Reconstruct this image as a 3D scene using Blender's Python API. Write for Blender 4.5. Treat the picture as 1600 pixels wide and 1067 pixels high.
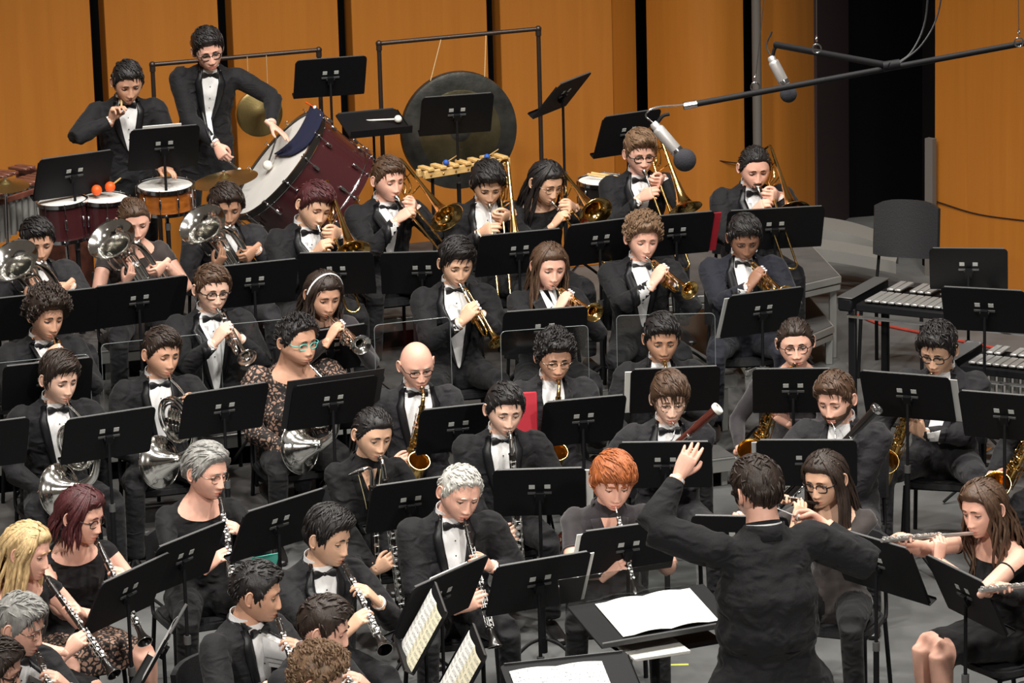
import bpy, math, random
import numpy as np
from mathutils import Matrix, Vector, noise
from mathutils.bvhtree import BVHTree
for _o in list(bpy.data.objects): bpy.data.objects.remove(_o)
SC = bpy.context.scene; COL = SC.collection; PI = math.pi
rnd = random.Random(7)
R_ = math.radians
# ---------------------------------------------------------------- camera
FPX, PITCH, ROLL, CAMZ = 6000.0, R_(14.5), -0.027, 6.95
cam_rot = Matrix.Rotation(PI/2 - PITCH, 4, 'X') @ Matrix.Rotation(ROLL, 4, 'Z')
cd = bpy.data.cameras.new('camera'); cam = bpy.data.objects.new('camera', cd); COL.objects.link(cam)
cam.matrix_world = Matrix.Translation((0, 0, CAMZ)) @ cam_rot
cd.sensor_width = 36.0; cd.lens = 36.0*FPX/1600.0; cd.clip_end = 200; SC.camera = cam
# ---------------------------------------------------------------- world, lamps, exposure
SC.view_settings.view_transform = 'Standard'; SC.view_settings.look = 'None'
SC.view_settings.gamma = 1.0; SC.view_settings.exposure = 0.24; SC.view_settings.use_curve_mapping = False
wd = bpy.data.worlds.new('world'); SC.world = wd; wd.use_nodes = True
wd.node_tree.nodes['Background'].inputs[0].default_value = (1.0, 0.86, 0.72, 1)
wd.node_tree.nodes['Background'].inputs[1].default_value = 0.075
def spot(x, y, z, tx, ty, tz, power, size=0.25, angle=60, col=(1, 0.955, 0.89), blend=0.6):
    l = bpy.data.lights.new('stage_lamp', 'SPOT'); l.energy = power; l.spot_size = R_(angle); l.spot_blend = blend
    l.shadow_soft_size = size; l.color = col
    o = bpy.data.objects.new('stage_lamp', l); COL.objects.link(o); o.location = (x, y, z)
    o.rotation_euler = (Vector((tx, ty, tz))-Vector((x, y, z))).to_track_quat('-Z', 'Y').to_euler()
for _x, _y, _p in ((-4.2, 17.5, 1500), (-1.4, 16.5, 1700), (1.4, 16.5, 1700), (4.2, 17.5, 1500)):
    spot(_x, _y, 10.5, _x*0.45, 21.5, 1, _p*0.95, 0.3, 75)
for _x, _y, _p in ((-3.2, 21.8, 800), (0.2, 22.4, 900), (3.4, 21.8, 800)):
    spot(_x, _y, 10.0, _x*0.7, 22.5, 0, _p, 0.3, 95)
for _x in (-3.0, 0.4, 3.6):
    spot(_x, 24.2, 9.0, _x, 29.0, 2.2, 190, 0.4, 70, (1, 0.93, 0.82))
for _x in (-6.0, 6.0):
    spot(_x, 4.0, 10.5, 0, 19.5, 0, 4200, 0.4, 27, blend=.9)
# ---------------------------------------------------------------- pixels of the frame to places on a level
CR = np.array(cam_rot.to_3x3())
def P(px, py, z):
    d = CR @ np.array([(px-800)/FPX, -(py-533.5)/FPX, -1.0]); t = (z-CAMZ)/d[2]
    return np.array([0, 0, CAMZ]) + d*t
def PY(px, py, y):
    d = CR @ np.array([(px-800)/FPX, -(py-533.5)/FPX, -1.0]); return np.array([0, 0, CAMZ]) + d*(y/d[1])
def pix(p):
    q = CR.T @ (np.array(p, float)-[0, 0, CAMZ]); return 800+FPX*q[0]/-q[2], 533.5-FPX*q[1]/-q[2], FPX/-q[2]
def aim(p0, endpx, length):
    """direction of a straight thing of known length from world p0 whose far end shows at endpx (pointing towards the hall)"""
    x, y, s = pix(p0)
    u, v = (endpx[0]-x)/(length*s), (endpx[1]-y)/(length*s); q = u*u+v*v
    w = math.sqrt(max(0.0, 1-q)) if q < 1 else 0.0
    d = CR @ np.array([u, -v, w]); return d/np.linalg.norm(d)
# ---------------------------------------------------------------- materials
def mat(name, col, rough=0.6, metal=0.0, bump=0.0, bscale=60.0, vary=0.0, vscale=8.0, sheen=0.0, coat=0.0, stretch=None, alpha=1.0, spec=0.5, sss=0.0, col2=None):
    m = bpy.data.materials.new(name); m.use_nodes = True; nt = m.node_tree; b = nt.nodes['Principled BSDF']
    b.inputs['Base Color'].default_value = (*col, 1); b.inputs['Roughness'].default_value = rough; b.inputs['Metallic'].default_value = metal
    b.inputs['Specular IOR Level'].default_value = spec
    if sheen: b.inputs['Sheen Weight'].default_value = sheen; b.inputs['Sheen Roughness'].default_value = 0.5
    if coat: b.inputs['Coat Weight'].default_value = coat; b.inputs['Coat Roughness'].default_value = 0.08
    if sss: b.inputs['Subsurface Weight'].default_value = sss; b.inputs['Subsurface Radius'].default_value = (0.02, 0.008, 0.004); b.inputs['Subsurface Scale'].default_value = 0.4
    if alpha < 1: b.inputs['Alpha'].default_value = alpha
    if bump or vary:
        tc = nt.nodes.new('ShaderNodeTexCoord'); mp = nt.nodes.new('ShaderNodeMapping'); nt.links.new(tc.outputs['Object'], mp.inputs[0])
        if stretch: mp.inputs['Scale'].default_value = stretch
    if bump:
        n = nt.nodes.new('ShaderNodeTexNoise'); n.inputs['Scale'].default_value = bscale; n.inputs['Detail'].default_value = 4; nt.links.new(mp.outputs[0], n.inputs['Vector'])
        bp = nt.nodes.new('ShaderNodeBump'); bp.inputs['Strength'].default_value = bump; bp.inputs['Distance'].default_value = 0.004
        nt.links.new(n.outputs['Fac'], bp.inputs['Height']); nt.links.new(bp.outputs[0], b.inputs['Normal'])
    if vary:
        n = nt.nodes.new('ShaderNodeTexNoise'); n.inputs['Scale'].default_value = vscale; n.inputs['Detail'].default_value = 5; nt.links.new(mp.outputs[0], n.inputs['Vector'])
        r = nt.nodes.new('ShaderNodeValToRGB'); r.color_ramp.elements[0].position = 0.3; r.color_ramp.elements[1].position = 0.7
        c2 = col2 or tuple(c*(1+vary) for c in col)
        r.color_ramp.elements[0].color = (*[c*(1-vary) for c in col], 1); r.color_ramp.elements[1].color = (*c2, 1)
        nt.links.new(n.outputs['Fac'], r.inputs[0]); nt.links.new(r.outputs[0], b.inputs['Base Color'])
    return m
def folds(m, sc=10.0, st=0.6, dist=0.03):
    nt = m.node_tree; b = nt.nodes['Principled BSDF']; tc = nt.nodes.new('ShaderNodeTexCoord'); mp = nt.nodes.new('ShaderNodeMapping'); mp.inputs['Scale'].default_value = (1, 1, 1.7)
    n = nt.nodes.new('ShaderNodeTexNoise'); n.noise_type = 'RIDGED_MULTIFRACTAL'; n.inputs['Scale'].default_value = sc; n.inputs['Detail'].default_value = 2; n.inputs['Distortion'].default_value = 0.8
    bp = nt.nodes.new('ShaderNodeBump'); bp.inputs['Strength'].default_value = st; bp.inputs['Distance'].default_value = dist
    nt.links.new(tc.outputs['Object'], mp.inputs[0]); nt.links.new(mp.outputs[0], n.inputs['Vector']); nt.links.new(n.outputs['Fac'], bp.inputs['Height'])
    old = b.inputs['Normal'].links[0].from_node if b.inputs['Normal'].links else None
    nt.links.new(bp.outputs[0], old.inputs['Normal'] if old else b.inputs['Normal']); return m
def clear_mat(name, tint, gloss):
    m = bpy.data.materials.new(name); m.use_nodes = True; nt = m.node_tree; nt.nodes.clear()
    o = nt.nodes.new('ShaderNodeOutputMaterial'); t = nt.nodes.new('ShaderNodeBsdfTransparent'); g = nt.nodes.new('ShaderNodeBsdfGlossy')
    mx = nt.nodes.new('ShaderNodeMixShader'); t.inputs[0].default_value = (*tint, 1); g.inputs['Roughness'].default_value = 0.12
    mx.inputs[0].default_value = gloss; nt.links.new(t.outputs[0], mx.inputs[1]); nt.links.new(g.outputs[0], mx.inputs[2]); nt.links.new(mx.outputs[0], o.inputs[0])
    return m
M = {}
M['jacket'] = mat('black_wool', (0.0085, 0.0085, 0.0100), 0.8, bump=0.6, bscale=70, vary=0.25, vscale=5, sheen=0.06, spec=.3)
M['jacket2'] = mat('charcoal_wool', (0.019, 0.018, 0.021), 0.8, bump=0.6, bscale=70, vary=0.2, vscale=5, sheen=0.08, spec=.3)
M['navy'] = mat('navy_wool', (0.0115, 0.0130, 0.021), 0.8, bump=0.6, bscale=70, vary=0.2, vscale=5, sheen=0.08, spec=.3)
M['blackdress'] = mat('black_jersey', (0.007, 0.007, 0.008), 0.8, bump=0.5, bscale=40, sheen=0.05, spec=.3)
M['satin'] = mat('black_satin', (0.008, 0.008, 0.0095), 0.42, bump=0.2, bscale=40)
M['shirt'] = mat('white_shirt', (0.80, 0.80, 0.80), 0.75, bump=0.5, bscale=30, stretch=(3, 3, 0.5))
for _k in ('jacket', 'jacket2', 'navy', 'blackdress'): folds(M[_k])
M['bow'] = mat('bow_tie_black', (0.008, 0.008, 0.010), 0.4)
M['shoe'] = mat('black_leather', (0.012, 0.011, 0.011), 0.3)
M['brass'] = mat('gold_brass', (0.83, 0.56, 0.20), 0.16, 1.0, vary=0.1, vscale=20)
M['rosebrass'] = mat('red_brass', (0.80, 0.42, 0.20), 0.18, 1.0, vary=0.1, vscale=20)
M['silver'] = mat('silver_plate', (0.82, 0.81, 0.77), 0.13, 1.0, vary=0.05, vscale=20)
M['silver_soft'] = mat('brushed_silver_plate', (0.80, 0.79, 0.76), 0.30, 0.85)
M['chrome'] = mat('chrome', (0.75, 0.76, 0.78), 0.15, 1.0)
M['grenadilla'] = mat('grenadilla_wood', (0.012, 0.010, 0.009), 0.28, coat=0.3)
M['maple'] = mat('dark_red_maple', (0.075, 0.018, 0.012), 0.25, coat=0.6, vary=0.3, vscale=30, stretch=(4, 4, 0.6))
M['ivory'] = mat('ivory_ring', (0.85, 0.83, 0.76), 0.4)
M['blackmetal'] = mat('black_powder_coat', (0.0055, 0.0055, 0.0065), 0.6, bump=0.15, bscale=200, spec=0.22)
M['blackedge'] = mat('lighter_black_edge', (0.10, 0.10, 0.10), 0.45, 0.3)
M['clip'] = mat('grey_label', (0.52, 0.53, 0.50), 0.5)
M['chairblack'] = mat('black_chair_shell', (0.016, 0.016, 0.018), 0.6, bump=0.4, bscale=120)
M['paper'] = mat('music_paper', (0.82, 0.81, 0.76), 0.8, bump=0.1, bscale=8)
M['folder'] = mat('black_folder', (0.015, 0.015, 0.017), 0.5)
M['redcloth'] = mat('red_folder', (0.42, 0.015, 0.03), 0.6)
M['frame'] = mat('dark_glasses_frame', (0.015, 0.010, 0.010), 0.3)
M['wireframe'] = mat('thin_metal_frame', (0.35, 0.30, 0.25), 0.25, 1.0)
M['teal'] = mat('teal_frame', (0.10, 0.62, 0.55), 0.35)
M['lens'] = clear_mat('spectacle_lens', (0.98, 0.98, 0.98), 0.03)
M['plexi'] = clear_mat('clear_acrylic', (0.84, 0.86, 0.86), 0.10)
M['plexiedge'] = mat('acrylic_edge', (0.22, 0.25, 0.25), 0.2)
M['eye'] = mat('eye_white', (0.75, 0.72, 0.70), 0.3)
M['iris'] = mat('dark_iris', (0.012, 0.008, 0.006), 0.25)
M['pearl'] = mat('pearl', (0.85, 0.85, 0.85), 0.3)
# ---------------------------------------------------------------- mesh builder
def nrm(v):
    v = np.array(v, float); n = np.linalg.norm(v); return v/n if n > 1e-9 else v
def cat(pts, k=6):
    """Catmull-Rom through points (any dimension)"""
    p = np.array(pts, float); n = len(p); out = []
    q = np.vstack([2*p[0]-p[1], p, 2*p[-1]-p[-2]])
    for i in range(n-1):
        a, b, c, d = q[i], q[i+1], q[i+2], q[i+3]
        for j in range(k):
            t = j/k; out.append(0.5*((2*b)+(-a+c)*t+(2*a-5*b+4*c-d)*t*t+(-a+3*b-3*c+d)*t**3))
    out.append(p[-1]); return np.array(out)
class MB:
    def __init__(s): s.v = []; s.f = []; s.m = []; s.n = 0
    def add(s, v, f, m=0):
        v = np.asarray(v, float); s.v.append(v); n = s.n
        s.f.extend([tuple(i+n for i in q) for q in f]); s.m.extend([m]*len(f) if isinstance(m, int) else list(m)); s.n += len(v); return s
    def tube(s, path, r, n=8, m=0, cap=True, flat=None, up=None):
        p = np.array(path, float); k = len(p)
        r = np.array(r, float); r = np.full(k, float(r)) if r.ndim == 0 else r
        t = np.gradient(p, axis=0); t /= np.maximum(np.linalg.norm(t, axis=1), 1e-9)[:, None]
        a = np.array(up, float) if up is not None else (np.array([0, 0, 1.0]) if abs(t[0][2]) < 0.9 else np.array([1.0, 0, 0]))
        u = nrm(a - t[0]*a.dot(t[0])); ang = np.arange(n)*2*PI/n; vs = []
        for i in range(k):
            u = u - t[i]*u.dot(t[i]); u = nrm(u); w = np.cross(t[i], u)
            ru = r[i]*(flat if flat else 1.0)
            vs.append(p[i]+np.outer(np.cos(ang)*ru, u)+np.outer(np.sin(ang)*r[i], w))
        v = np.vstack(vs); f = []
        for i in range(k-1):
            for j in range(n):
                j2 = (j+1) % n; f.append((i*n+j, i*n+j2, (i+1)*n+j2, (i+1)*n+j))
        if cap: f.append(tuple(range(n))[::-1]); f.append(tuple((k-1)*n+j for j in range(n)))
        return s.add(v, f, m)
    def lathe(s, prof, o=(0, 0, 0), ax=(0, 0, 1), n=16, m=0, cap=False):
        ax = nrm(ax); a = np.array([1.0, 0, 0]) if abs(ax[0]) < 0.9 else np.array([0, 1.0, 0]); u = nrm(np.cross(ax, a)); w = np.cross(ax, u)
        ang = np.arange(n)*2*PI/n; vs = []; o = np.array(o, float)
        for r, h in prof: vs.append(o+ax*h+np.outer(np.cos(ang)*r, u)+np.outer(np.sin(ang)*r, w))
        f = []
        for i in range(len(prof)-1):
            for j in range(n):
                j2 = (j+1) % n; f.append((i*n+j, i*n+j2, (i+1)*n+j2, (i+1)*n+j))
        if cap: f.append(tuple(range(n))[::-1]); f.append(tuple((len(prof)-1)*n+j for j in range(n)))
        return s.add(np.vstack(vs), f, m)
    def cyl(s, a, b, r, n=10, m=0, r2=None):
        return s.tube([a, b], [r, r if r2 is None else r2], n, m)
    def box(s, c, d, rot=None, m=0, ch=0.0):
        """chamfered box: centre, full size, rotation matrix (3x3)"""
        h = np.array(d, float)/2; ch = min(ch, h.min()*0.9); vs = []; f = []
        if ch <= 0:
            vs = [(x*h[0], y*h[1], z*h[2]) for x in (-1, 1) for y in (-1, 1) for z in (-1, 1)]
            f = [(0, 1, 3, 2), (4, 6, 7, 5), (0, 4, 5, 1), (2, 3, 7, 6), (0, 2, 6, 4), (1, 5, 7, 3)]
        else:
            idx = {}
            for x in (-1, 1):
                for y in (-1, 1):
                    for z in (-1, 1):
                        for k in range(3):
                            q = [x*h[0], y*h[1], z*h[2]]
                            for j in range(3):
                                if j != k: q[j] -= (x, y, z)[j]*ch
                            idx[(x, y, z, k)] = len(vs); vs.append(q)
            def face(l):
                c0 = np.mean([vs[i] for i in l], axis=0); nn = np.cross(np.array(vs[l[1]])-vs[l[0]], np.array(vs[l[2]])-vs[l[0]])
                f.append(tuple(l) if nn.dot(c0) > 0 else tuple(l[::-1]))
            for k in range(3):
                a, b = [j for j in range(3) if j != k]
                for sg in (-1, 1):
                    l = []
                    for sa, sb in ((-1, -1), (1, -1), (1, 1), (-1, 1)):
                        q = [0, 0, 0]; q[k] = sg; q[a] = sa; q[b] = sb; l.append(idx[(*q, k)])
                    face(l)
                for sa in (-1, 1):
                    for sb in (-1, 1):
                        l = []
                        for sk, kk in ((-1, a), (1, a), (1, b), (-1, b)):
                            q = [0, 0, 0]; q[k] = sk; q[a] = sa; q[b] = sb; l.append(idx[(*q, kk)])
                        face(l)
            for x in (-1, 1):
                for y in (-1, 1):
                    for z in (-1, 1): face([idx[(x, y, z, k)] for k in range(3)])
        v = np.array(vs); v = v @ np.array(rot).T if rot is not None else v
        return s.add(v+np.array(c, float), f, m)
    def prism(s, poly, z0, z1, m=0, fr=None):
        """polygon (x,y) extruded along z; fr=(origin, X, Y, Z)"""
        n = len(poly); v = np.array([(x, y, z) for z in (z0, z1) for x, y in poly], float)
        f = [tuple(range(n))[::-1], tuple(range(n, 2*n))]+[(i, (i+1) % n, n+(i+1) % n, n+i) for i in range(n)]
        if fr is not None: o, X, Y, Z = [np.array(q, float) for q in fr]; v = o+v[:, :1]*X+v[:, 1:2]*Y+v[:, 2:]*Z
        return s.add(v, f, m)
    def grid(s, g, m=0, th=None, closeu=False):
        """g[nu][nv][3] surface; th = (vector or scalar normal offset) gives it thickness"""
        g = np.array(g, float); nu, nv = g.shape[:2]; v = g.reshape(-1, 3)
        ids = lambda i, j: (i % nu)*nv+j
        f = [(ids(i, j), ids(i+1, j), ids(i+1, j+1), ids(i, j+1)) for i in range(nu if closeu else nu-1) for j in range(nv-1)]
        if th is None: return s.add(v, f, m)
        du = np.gradient(g, axis=0); dv = np.gradient(g, axis=1); nn = np.cross(du, dv); nn /= np.maximum(np.linalg.norm(nn, axis=2), 1e-9)[:, :, None]
        w = (g+nn*th).reshape(-1, 3); N = len(v)
        f2 = [tuple(i+N for i in q[::-1]) for q in f]
        rim = [(i, 0) for i in range(nu)]+[(nu-1, j) for j in range(1, nv)]+[(i, nv-1) for i in range(nu-2, -1, -1)]+[(0, j) for j in range(nv-2, 0, -1)]
        f3 = []
        for k in range(len(rim)):
            a = ids(*rim[k]); b = ids(*rim[(k+1) % len(rim)]); f3.append((b, a, a+N, b+N))
        return s.add(np.vstack([v, w]), f+f2+f3, m)
    def ball(s, c, r, n=12, k=8, m=0, sc=(1, 1, 1), rot=None):
        vs = []; f = []
        for i in range(k+1):
            th = PI*i/k
            for j in range(n):
                a = 2*PI*j/n; vs.append((math.sin(th)*math.cos(a)*r*sc[0], math.sin(th)*math.sin(a)*r*sc[1], math.cos(th)*r*sc[2]))
        for i in range(k):
            for j in range(n): j2 = (j+1) % n; f.append((i*n+j, (i+1)*n+j, (i+1)*n+j2, i*n+j2))
        v = np.array(vs); v = v @ np.array(rot).T if rot is not None else v
        return s.add(v+np.array(c, float), f, m)
    def torus(s, c, R, r, ax=(0, 0, 1), n=24, k=6, m=0, sc=(1, 1)):
        ax = nrm(ax); a = np.array([1.0, 0, 0]) if abs(ax[0]) < 0.9 else np.array([0, 1.0, 0]); u = nrm(np.cross(ax, a)); w = np.cross(ax, u)
        vs = []; f = []
        for i in range(n):
            A = 2*PI*i/n; cdir = u*math.cos(A)*sc[0]+w*math.sin(A)*sc[1]
            for j in range(k):
                B = 2*PI*j/k; vs.append(np.array(c)+cdir*R+nrm(cdir)*r*math.cos(B)+ax*r*math.sin(B))
        for i in range(n):
            for j in range(k): i2 = (i+1) % n; j2 = (j+1) % k; f.append((i*k+j, i2*k+j, i2*k+j2, i*k+j2))
        return s.add(np.array(vs), f, m)
    def arrays(s): return (np.vstack(s.v) if s.v else np.zeros((0, 3))), s.f, s.m
    def xf(s, Mx):
        Mx = np.array(Mx); s.v = [q @ Mx[:3, :3].T+Mx[:3, 3] for q in s.v]; return s
    def mesh(s, name, mats, sharp=40):
        v, f, m = s.arrays(); me = bpy.data.meshes.new(name)
        me.from_pydata(v.tolist(), [], f); mats = mats if isinstance(mats, (list, tuple)) else [mats]
        for q in mats: me.materials.append(M[q] if isinstance(q, str) else q)
        if len(mats) > 1: me.polygons.foreach_set('material_index', m)
        me.shade_smooth()
        if sharp: me.set_sharp_from_angle(angle=R_(sharp))
        return me
def link(name, data, parent=None, loc=None):
    o = bpy.data.objects.new(name, data); COL.objects.link(o)
    if parent is not None: o.parent = parent
    if loc is not None: o.location = loc
    return o
def obj(name, mb, mats, parent=None, sharp=40): return link(name, mb.mesh(name, mats, sharp), parent)
def tag(o, label=None, cat=None, group=None, kind=None):
    if label: o['label'] = label
    if cat: o['category'] = cat
    if group: o['group'] = group
    if kind: o['kind'] = kind
    return o
def thing(name, label, cat, Mx=None, group=None):
    o = link(name, None); o.empty_display_size = 0.1
    if Mx is not None: o.matrix_world = Mx if isinstance(Mx, Matrix) else Matrix.Translation(Vector(Mx))
    return tag(o, label, cat, group)
def rotz(a): c, s = math.cos(a), math.sin(a); return np.array([[c, -s, 0], [s, c, 0], [0, 0, 1.0]])
def rotx(a): c, s = math.cos(a), math.sin(a); return np.array([[1.0, 0, 0], [0, c, -s], [0, s, c]])
def roty(a): c, s = math.cos(a), math.sin(a); return np.array([[c, 0, s], [0, 1.0, 0], [-s, 0, c]])
def m4(R3, t):
    m = np.eye(4); m[:3, :3] = R3; m[:3, 3] = t; return Matrix(m.tolist())
L0, L1, L2, L3 = 0.0, 0.2, 0.4, 0.6
# ================================================================= the hall
def wood(name, c1, c2, rough=0.42):
    m = bpy.data.materials.new(name); m.use_nodes = True; nt = m.node_tree; b = nt.nodes['Principled BSDF']; b.inputs['Roughness'].default_value = rough
    tc = nt.nodes.new('ShaderNodeTexCoord'); mp = nt.nodes.new('ShaderNodeMapping'); mp.inputs['Scale'].default_value = (9, 9, 0.35); nt.links.new(tc.outputs['Object'], mp.inputs[0])
    n = nt.nodes.new('ShaderNodeTexNoise'); n.inputs['Scale'].default_value = 1.6; n.inputs['Detail'].default_value = 8; n.inputs['Distortion'].default_value = 0.6; nt.links.new(mp.outputs[0], n.inputs['Vector'])
    r = nt.nodes.new('ShaderNodeValToRGB'); r.color_ramp.elements[0].position = .3; r.color_ramp.elements[0].color = (*c1, 1); r.color_ramp.elements[1].position = .7; r.color_ramp.elements[1].color = (*c2, 1)
    n2 = nt.nodes.new('ShaderNodeTexNoise'); n2.inputs['Scale'].default_value = 260; n2.inputs['Detail'].default_value = 2; nt.links.new(tc.outputs['Object'], n2.inputs['Vector'])
    mx = nt.nodes.new('ShaderNodeMix'); mx.data_type = 'RGBA'; mx.blend_type = 'MULTIPLY'; mx.inputs[0].default_value = 0.25
    nt.links.new(n.outputs['Fac'], r.inputs[0]); nt.links.new(r.outputs[0], mx.inputs[6]); nt.links.new(n2.outputs['Color'], mx.inputs[7]); nt.links.new(mx.outputs[2], b.inputs['Base Color']); return m
M['veneer'] = wood('honey_veneer', (0.42, 0.148, 0.0185), (0.465, 0.168, 0.022))
M['veneer_dark'] = wood('shaded_veneer', (0.30, 0.13, 0.028), (0.38, 0.17, 0.036))
M['void'] = mat('near_black', (0.0022, 0.0022, 0.003), 0.95, bump=0.3, bscale=4, spec=.08)  # near black; the dark of the opening and under risers is in its colour
M['maroon'] = mat('dark_maroon_wall', (0.022, 0.009, 0.011), 0.8)
M['floor'] = mat('dark_grey_stage_floor', (0.115, 0.117, 0.116), 0.55, bump=0.15, bscale=30, vary=0.22, vscale=2.2)
M['deck'] = mat('riser_deck', (0.085, 0.082, 0.080), 0.65, bump=0.3, bscale=150, vary=0.2, vscale=4)
M['alu'] = mat('aluminium_edge', (0.42, 0.42, 0.40), 0.45, 0.6)
M['iron_grey'] = mat('dull_grey_post', (.12, .11, .10), .6)
M['ledge'] = mat('grey_ledge_paint', (0.19, 0.187, 0.175), 0.6)
def box_obj(name, c, d, mt, rot=None, parent=None, ch=0.0): return obj(name, MB().box(c, d, rot, 0, ch), mt, parent)
fl = MB(); fl.box((0, 22, -0.1), (24, 28, 0.2)); tag(obj('floor', fl, 'floor'), kind='structure')
YW = R_(21.5); SD = np.array([math.cos(YW), math.sin(YW), 0]); SN = np.array([-math.sin(YW), math.cos(YW), 0])    # along the risers, and away from the hall
def riser(name, label, front, depth, z, lo_off, hi_off, sides=True):
    """platform with a straight front edge from front[0] to front[1] (world), running back by depth"""
    A, B = np.array(front[0], float), np.array(front[1], float); A[2] = B[2] = 0; u = nrm(B-A); n = np.array([-u[1], u[0], 0]); Lg = np.linalg.norm(B-A)
    t = thing(name, label, 'platform', m4(np.stack([u, n, [0, 0, 1]], 1), A), 'stage risers')
    nseg = max(1, int(round(Lg/2.44))); w = Lg/nseg
    for i in range(nseg): 
        obj('deck', MB().box((w*(i+.5), depth/2, z-.012), (w-.012, depth-.012, .024), None, 0, .003), 'deck', t)
        fr = MB().box((w*(i+.5), .012, z-.055), (w-.008, .024, .085), None, 0, .004); fr.box((w*(i+.5), .012, z-.012), (w-.008, .030, .012), None, 0, .003); obj('edge_frame', fr, 'alu', t)
        fb = MB().box((w*(i+.5), depth-.012, z-.055), (w-.008, .024, .085), None, 0, .004); obj('edge_frame', fb, 'alu', t)
        for x in (.06, w-.06):
            for y in (.07, depth-.07): obj('leg', MB().box((w*i+x, y, (z-.09)/2), (.045, .045, z-.09), None, 0, .004), 'alu', t)
    obj('shade_sheet', MB().box((Lg/2, .06, (z-.10)/2), (Lg-.10, .012, z-.10)), 'void', t); obj('shade_sheet', MB().box((Lg-.05, depth/2, (z-.10)/2), (.012, depth-.14, z-.10)), 'void', t)  # black sheets added so the space under the deck reads as dark shade
    for x in (0.0, Lg): obj('edge_frame', MB().box((x, depth/2, z-.055), (.024, depth, .085), None, 0, .004), 'alu', t)
    return t
a = P(10, 727, L2); b = P(545, 663, L2); u12 = nrm([b[0]-a[0], b[1]-a[1], 0]); E2 = P(1150, 583, L2); F2 = E2-u12*6.6
nn_ = np.array([-u12[1], u12[0], 0])
E1 = P(1150, 712, L1); F1 = E1-u12*6.3; D1 = abs((E2-E1)[:2]@nn_[:2])
riser('stage_riser', 'lowest grey riser platform under the trumpet row', (F1, E1), D1-0.01, L1, 0, 0)
riser('stage_riser', 'middle riser platform with pale metal edge under the trombone row', (F2, E2), 1.62, L2, 0, 0)
F3 = F2+nn_*1.63; riser('stage_riser', 'tall back riser platform carrying the percussion', (F3-u12*0.2, F3+u12*5.9), 2.1, L3, 0, 0)
cA = P(1311, 430, L3); cB = P(1236, 398, L3); cC = P(1215, 452, L3)
def poly_riser(name, label, pts, z, legs):
    t = thing(name, label, 'platform', (0, 0, 0), 'stage risers'); c = np.mean(pts, 0); q = [(p[0], p[1]) for p in pts]
    obj('deck', MB().prism(q, z-.024, z), 'deck', t)
    for i in range(len(q)):
        p0, p1 = np.array(q[i]), np.array(q[(i+1) % len(q)]); d = p1-p0; L_ = np.linalg.norm(d); a_ = math.atan2(d[1], d[0])
        f = MB().box((*((p0+p1)/2), z-.030), (L_+.02, .03, .050), rotz(a_), 0, .004); f.box((*((p0+p1)/2), z-.085), (L_, .022, .040), rotz(a_), 0, .004); obj('edge_frame', f, 'alu', t)
    for i in legs: obj('leg', MB().box((q[i][0]+(c[0]-q[i][0])*.06, q[i][1]+(c[1]-q[i][1])*.06, (z-.1)/2), (.05, .05, z-.1), None, 0, .004), 'alu', t)
e2r = E2+nn_*.75
poly_riser('stage_riser', 'angled right end platform of the back riser with a double metal edge', [cC, cA, cB+[.05, 1.2, 0], cB+[-1.2, .6, 0], cC+[-.9, -.15, 0]], L3, (1, 2, 0))
k1 = P(1300, 508, L1+.08); k2 = P(1168, 570, L1+.08)
poly_riser('stage_riser', 'low slanting right platform below the angled end platform', [k2+[0, .1, 0], k1, k1+[-.1, .9, 0], k2+[-.1, 1.3, 0]], L1+.08, (0, 1))
# back wall of veneer panels with black joints
W0 = np.array([-5.6, 27.15, 0])-5.0*nrm([6.335, 2.05, 0]); W1 = np.array([0.735, 29.2, 0]); wu = nrm(W1-W0); wn = np.array([-wu[1], wu[0], 0]); WH = 7.5
wall = obj('wall_back', MB().box((W0+W1)/2+wn*.25+[0, 0, WH/2], (np.linalg.norm(W1-W0), .1, WH), rotz(math.atan2(wu[1], wu[0]))), 'void'); tag(wall, kind='structure')
def on_wall(px):  # where the sight line of a column of the picture meets the wall plane, near mid height
    p = P(px, 60, 2.0); d = p-[0, 0, CAMZ]; t = ((W0-[0, 0, CAMZ])@wn)/(d@wn); return (([0, 0, CAMZ]+d*t)-W0)@wu
seams = [on_wall(x) for x in (154, 353, 540, 772)]; seams = [seams[0]-1.05*k for k in (5, 4, 3, 2, 1)]+seams; ends = [-0.0]+[q for s in seams for q in (s-.052, s+.052)]+[on_wall(957)]
for i in range(0, len(ends), 2):
    x0, x1 = ends[i], ends[i+1]; c = W0+wu*(x0+x1)/2+wn*.10+[0, 0, WH/2]; ob = box_obj('panel', c, (x1-x0, .2, WH), 'veneer', rotz(math.atan2(wu[1], wu[0])), wall, .004)
endp = W0+wu*ends[-1]
def wall_seg(par, name, px0, y0, px1, y1, mt, th=.15, zt=WH, z0=0):
    p0 = PY(px0, 200, y0); p1 = PY(px1, 200, y1); p0[2] = p1[2] = 0; u = nrm(p1-p0); n = np.array([-u[1], u[0], 0]); L_ = np.linalg.norm(p1-p0)
    return box_obj(name, (p0+p1)/2+n*th/2+[0, 0, (zt+z0)/2], (L_, th, zt-z0), mt, rotz(math.atan2(u[1], u[0])), par)
ye = endp[1]
wr = wall_seg(None, 'wall_right', 945, ye+.9, 1500, ye+1.6, 'void', .1); tag(wr, kind='structure')
wall_seg(wr, 'panel', 957, ye, 996, ye+.25, 'veneer')
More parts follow.
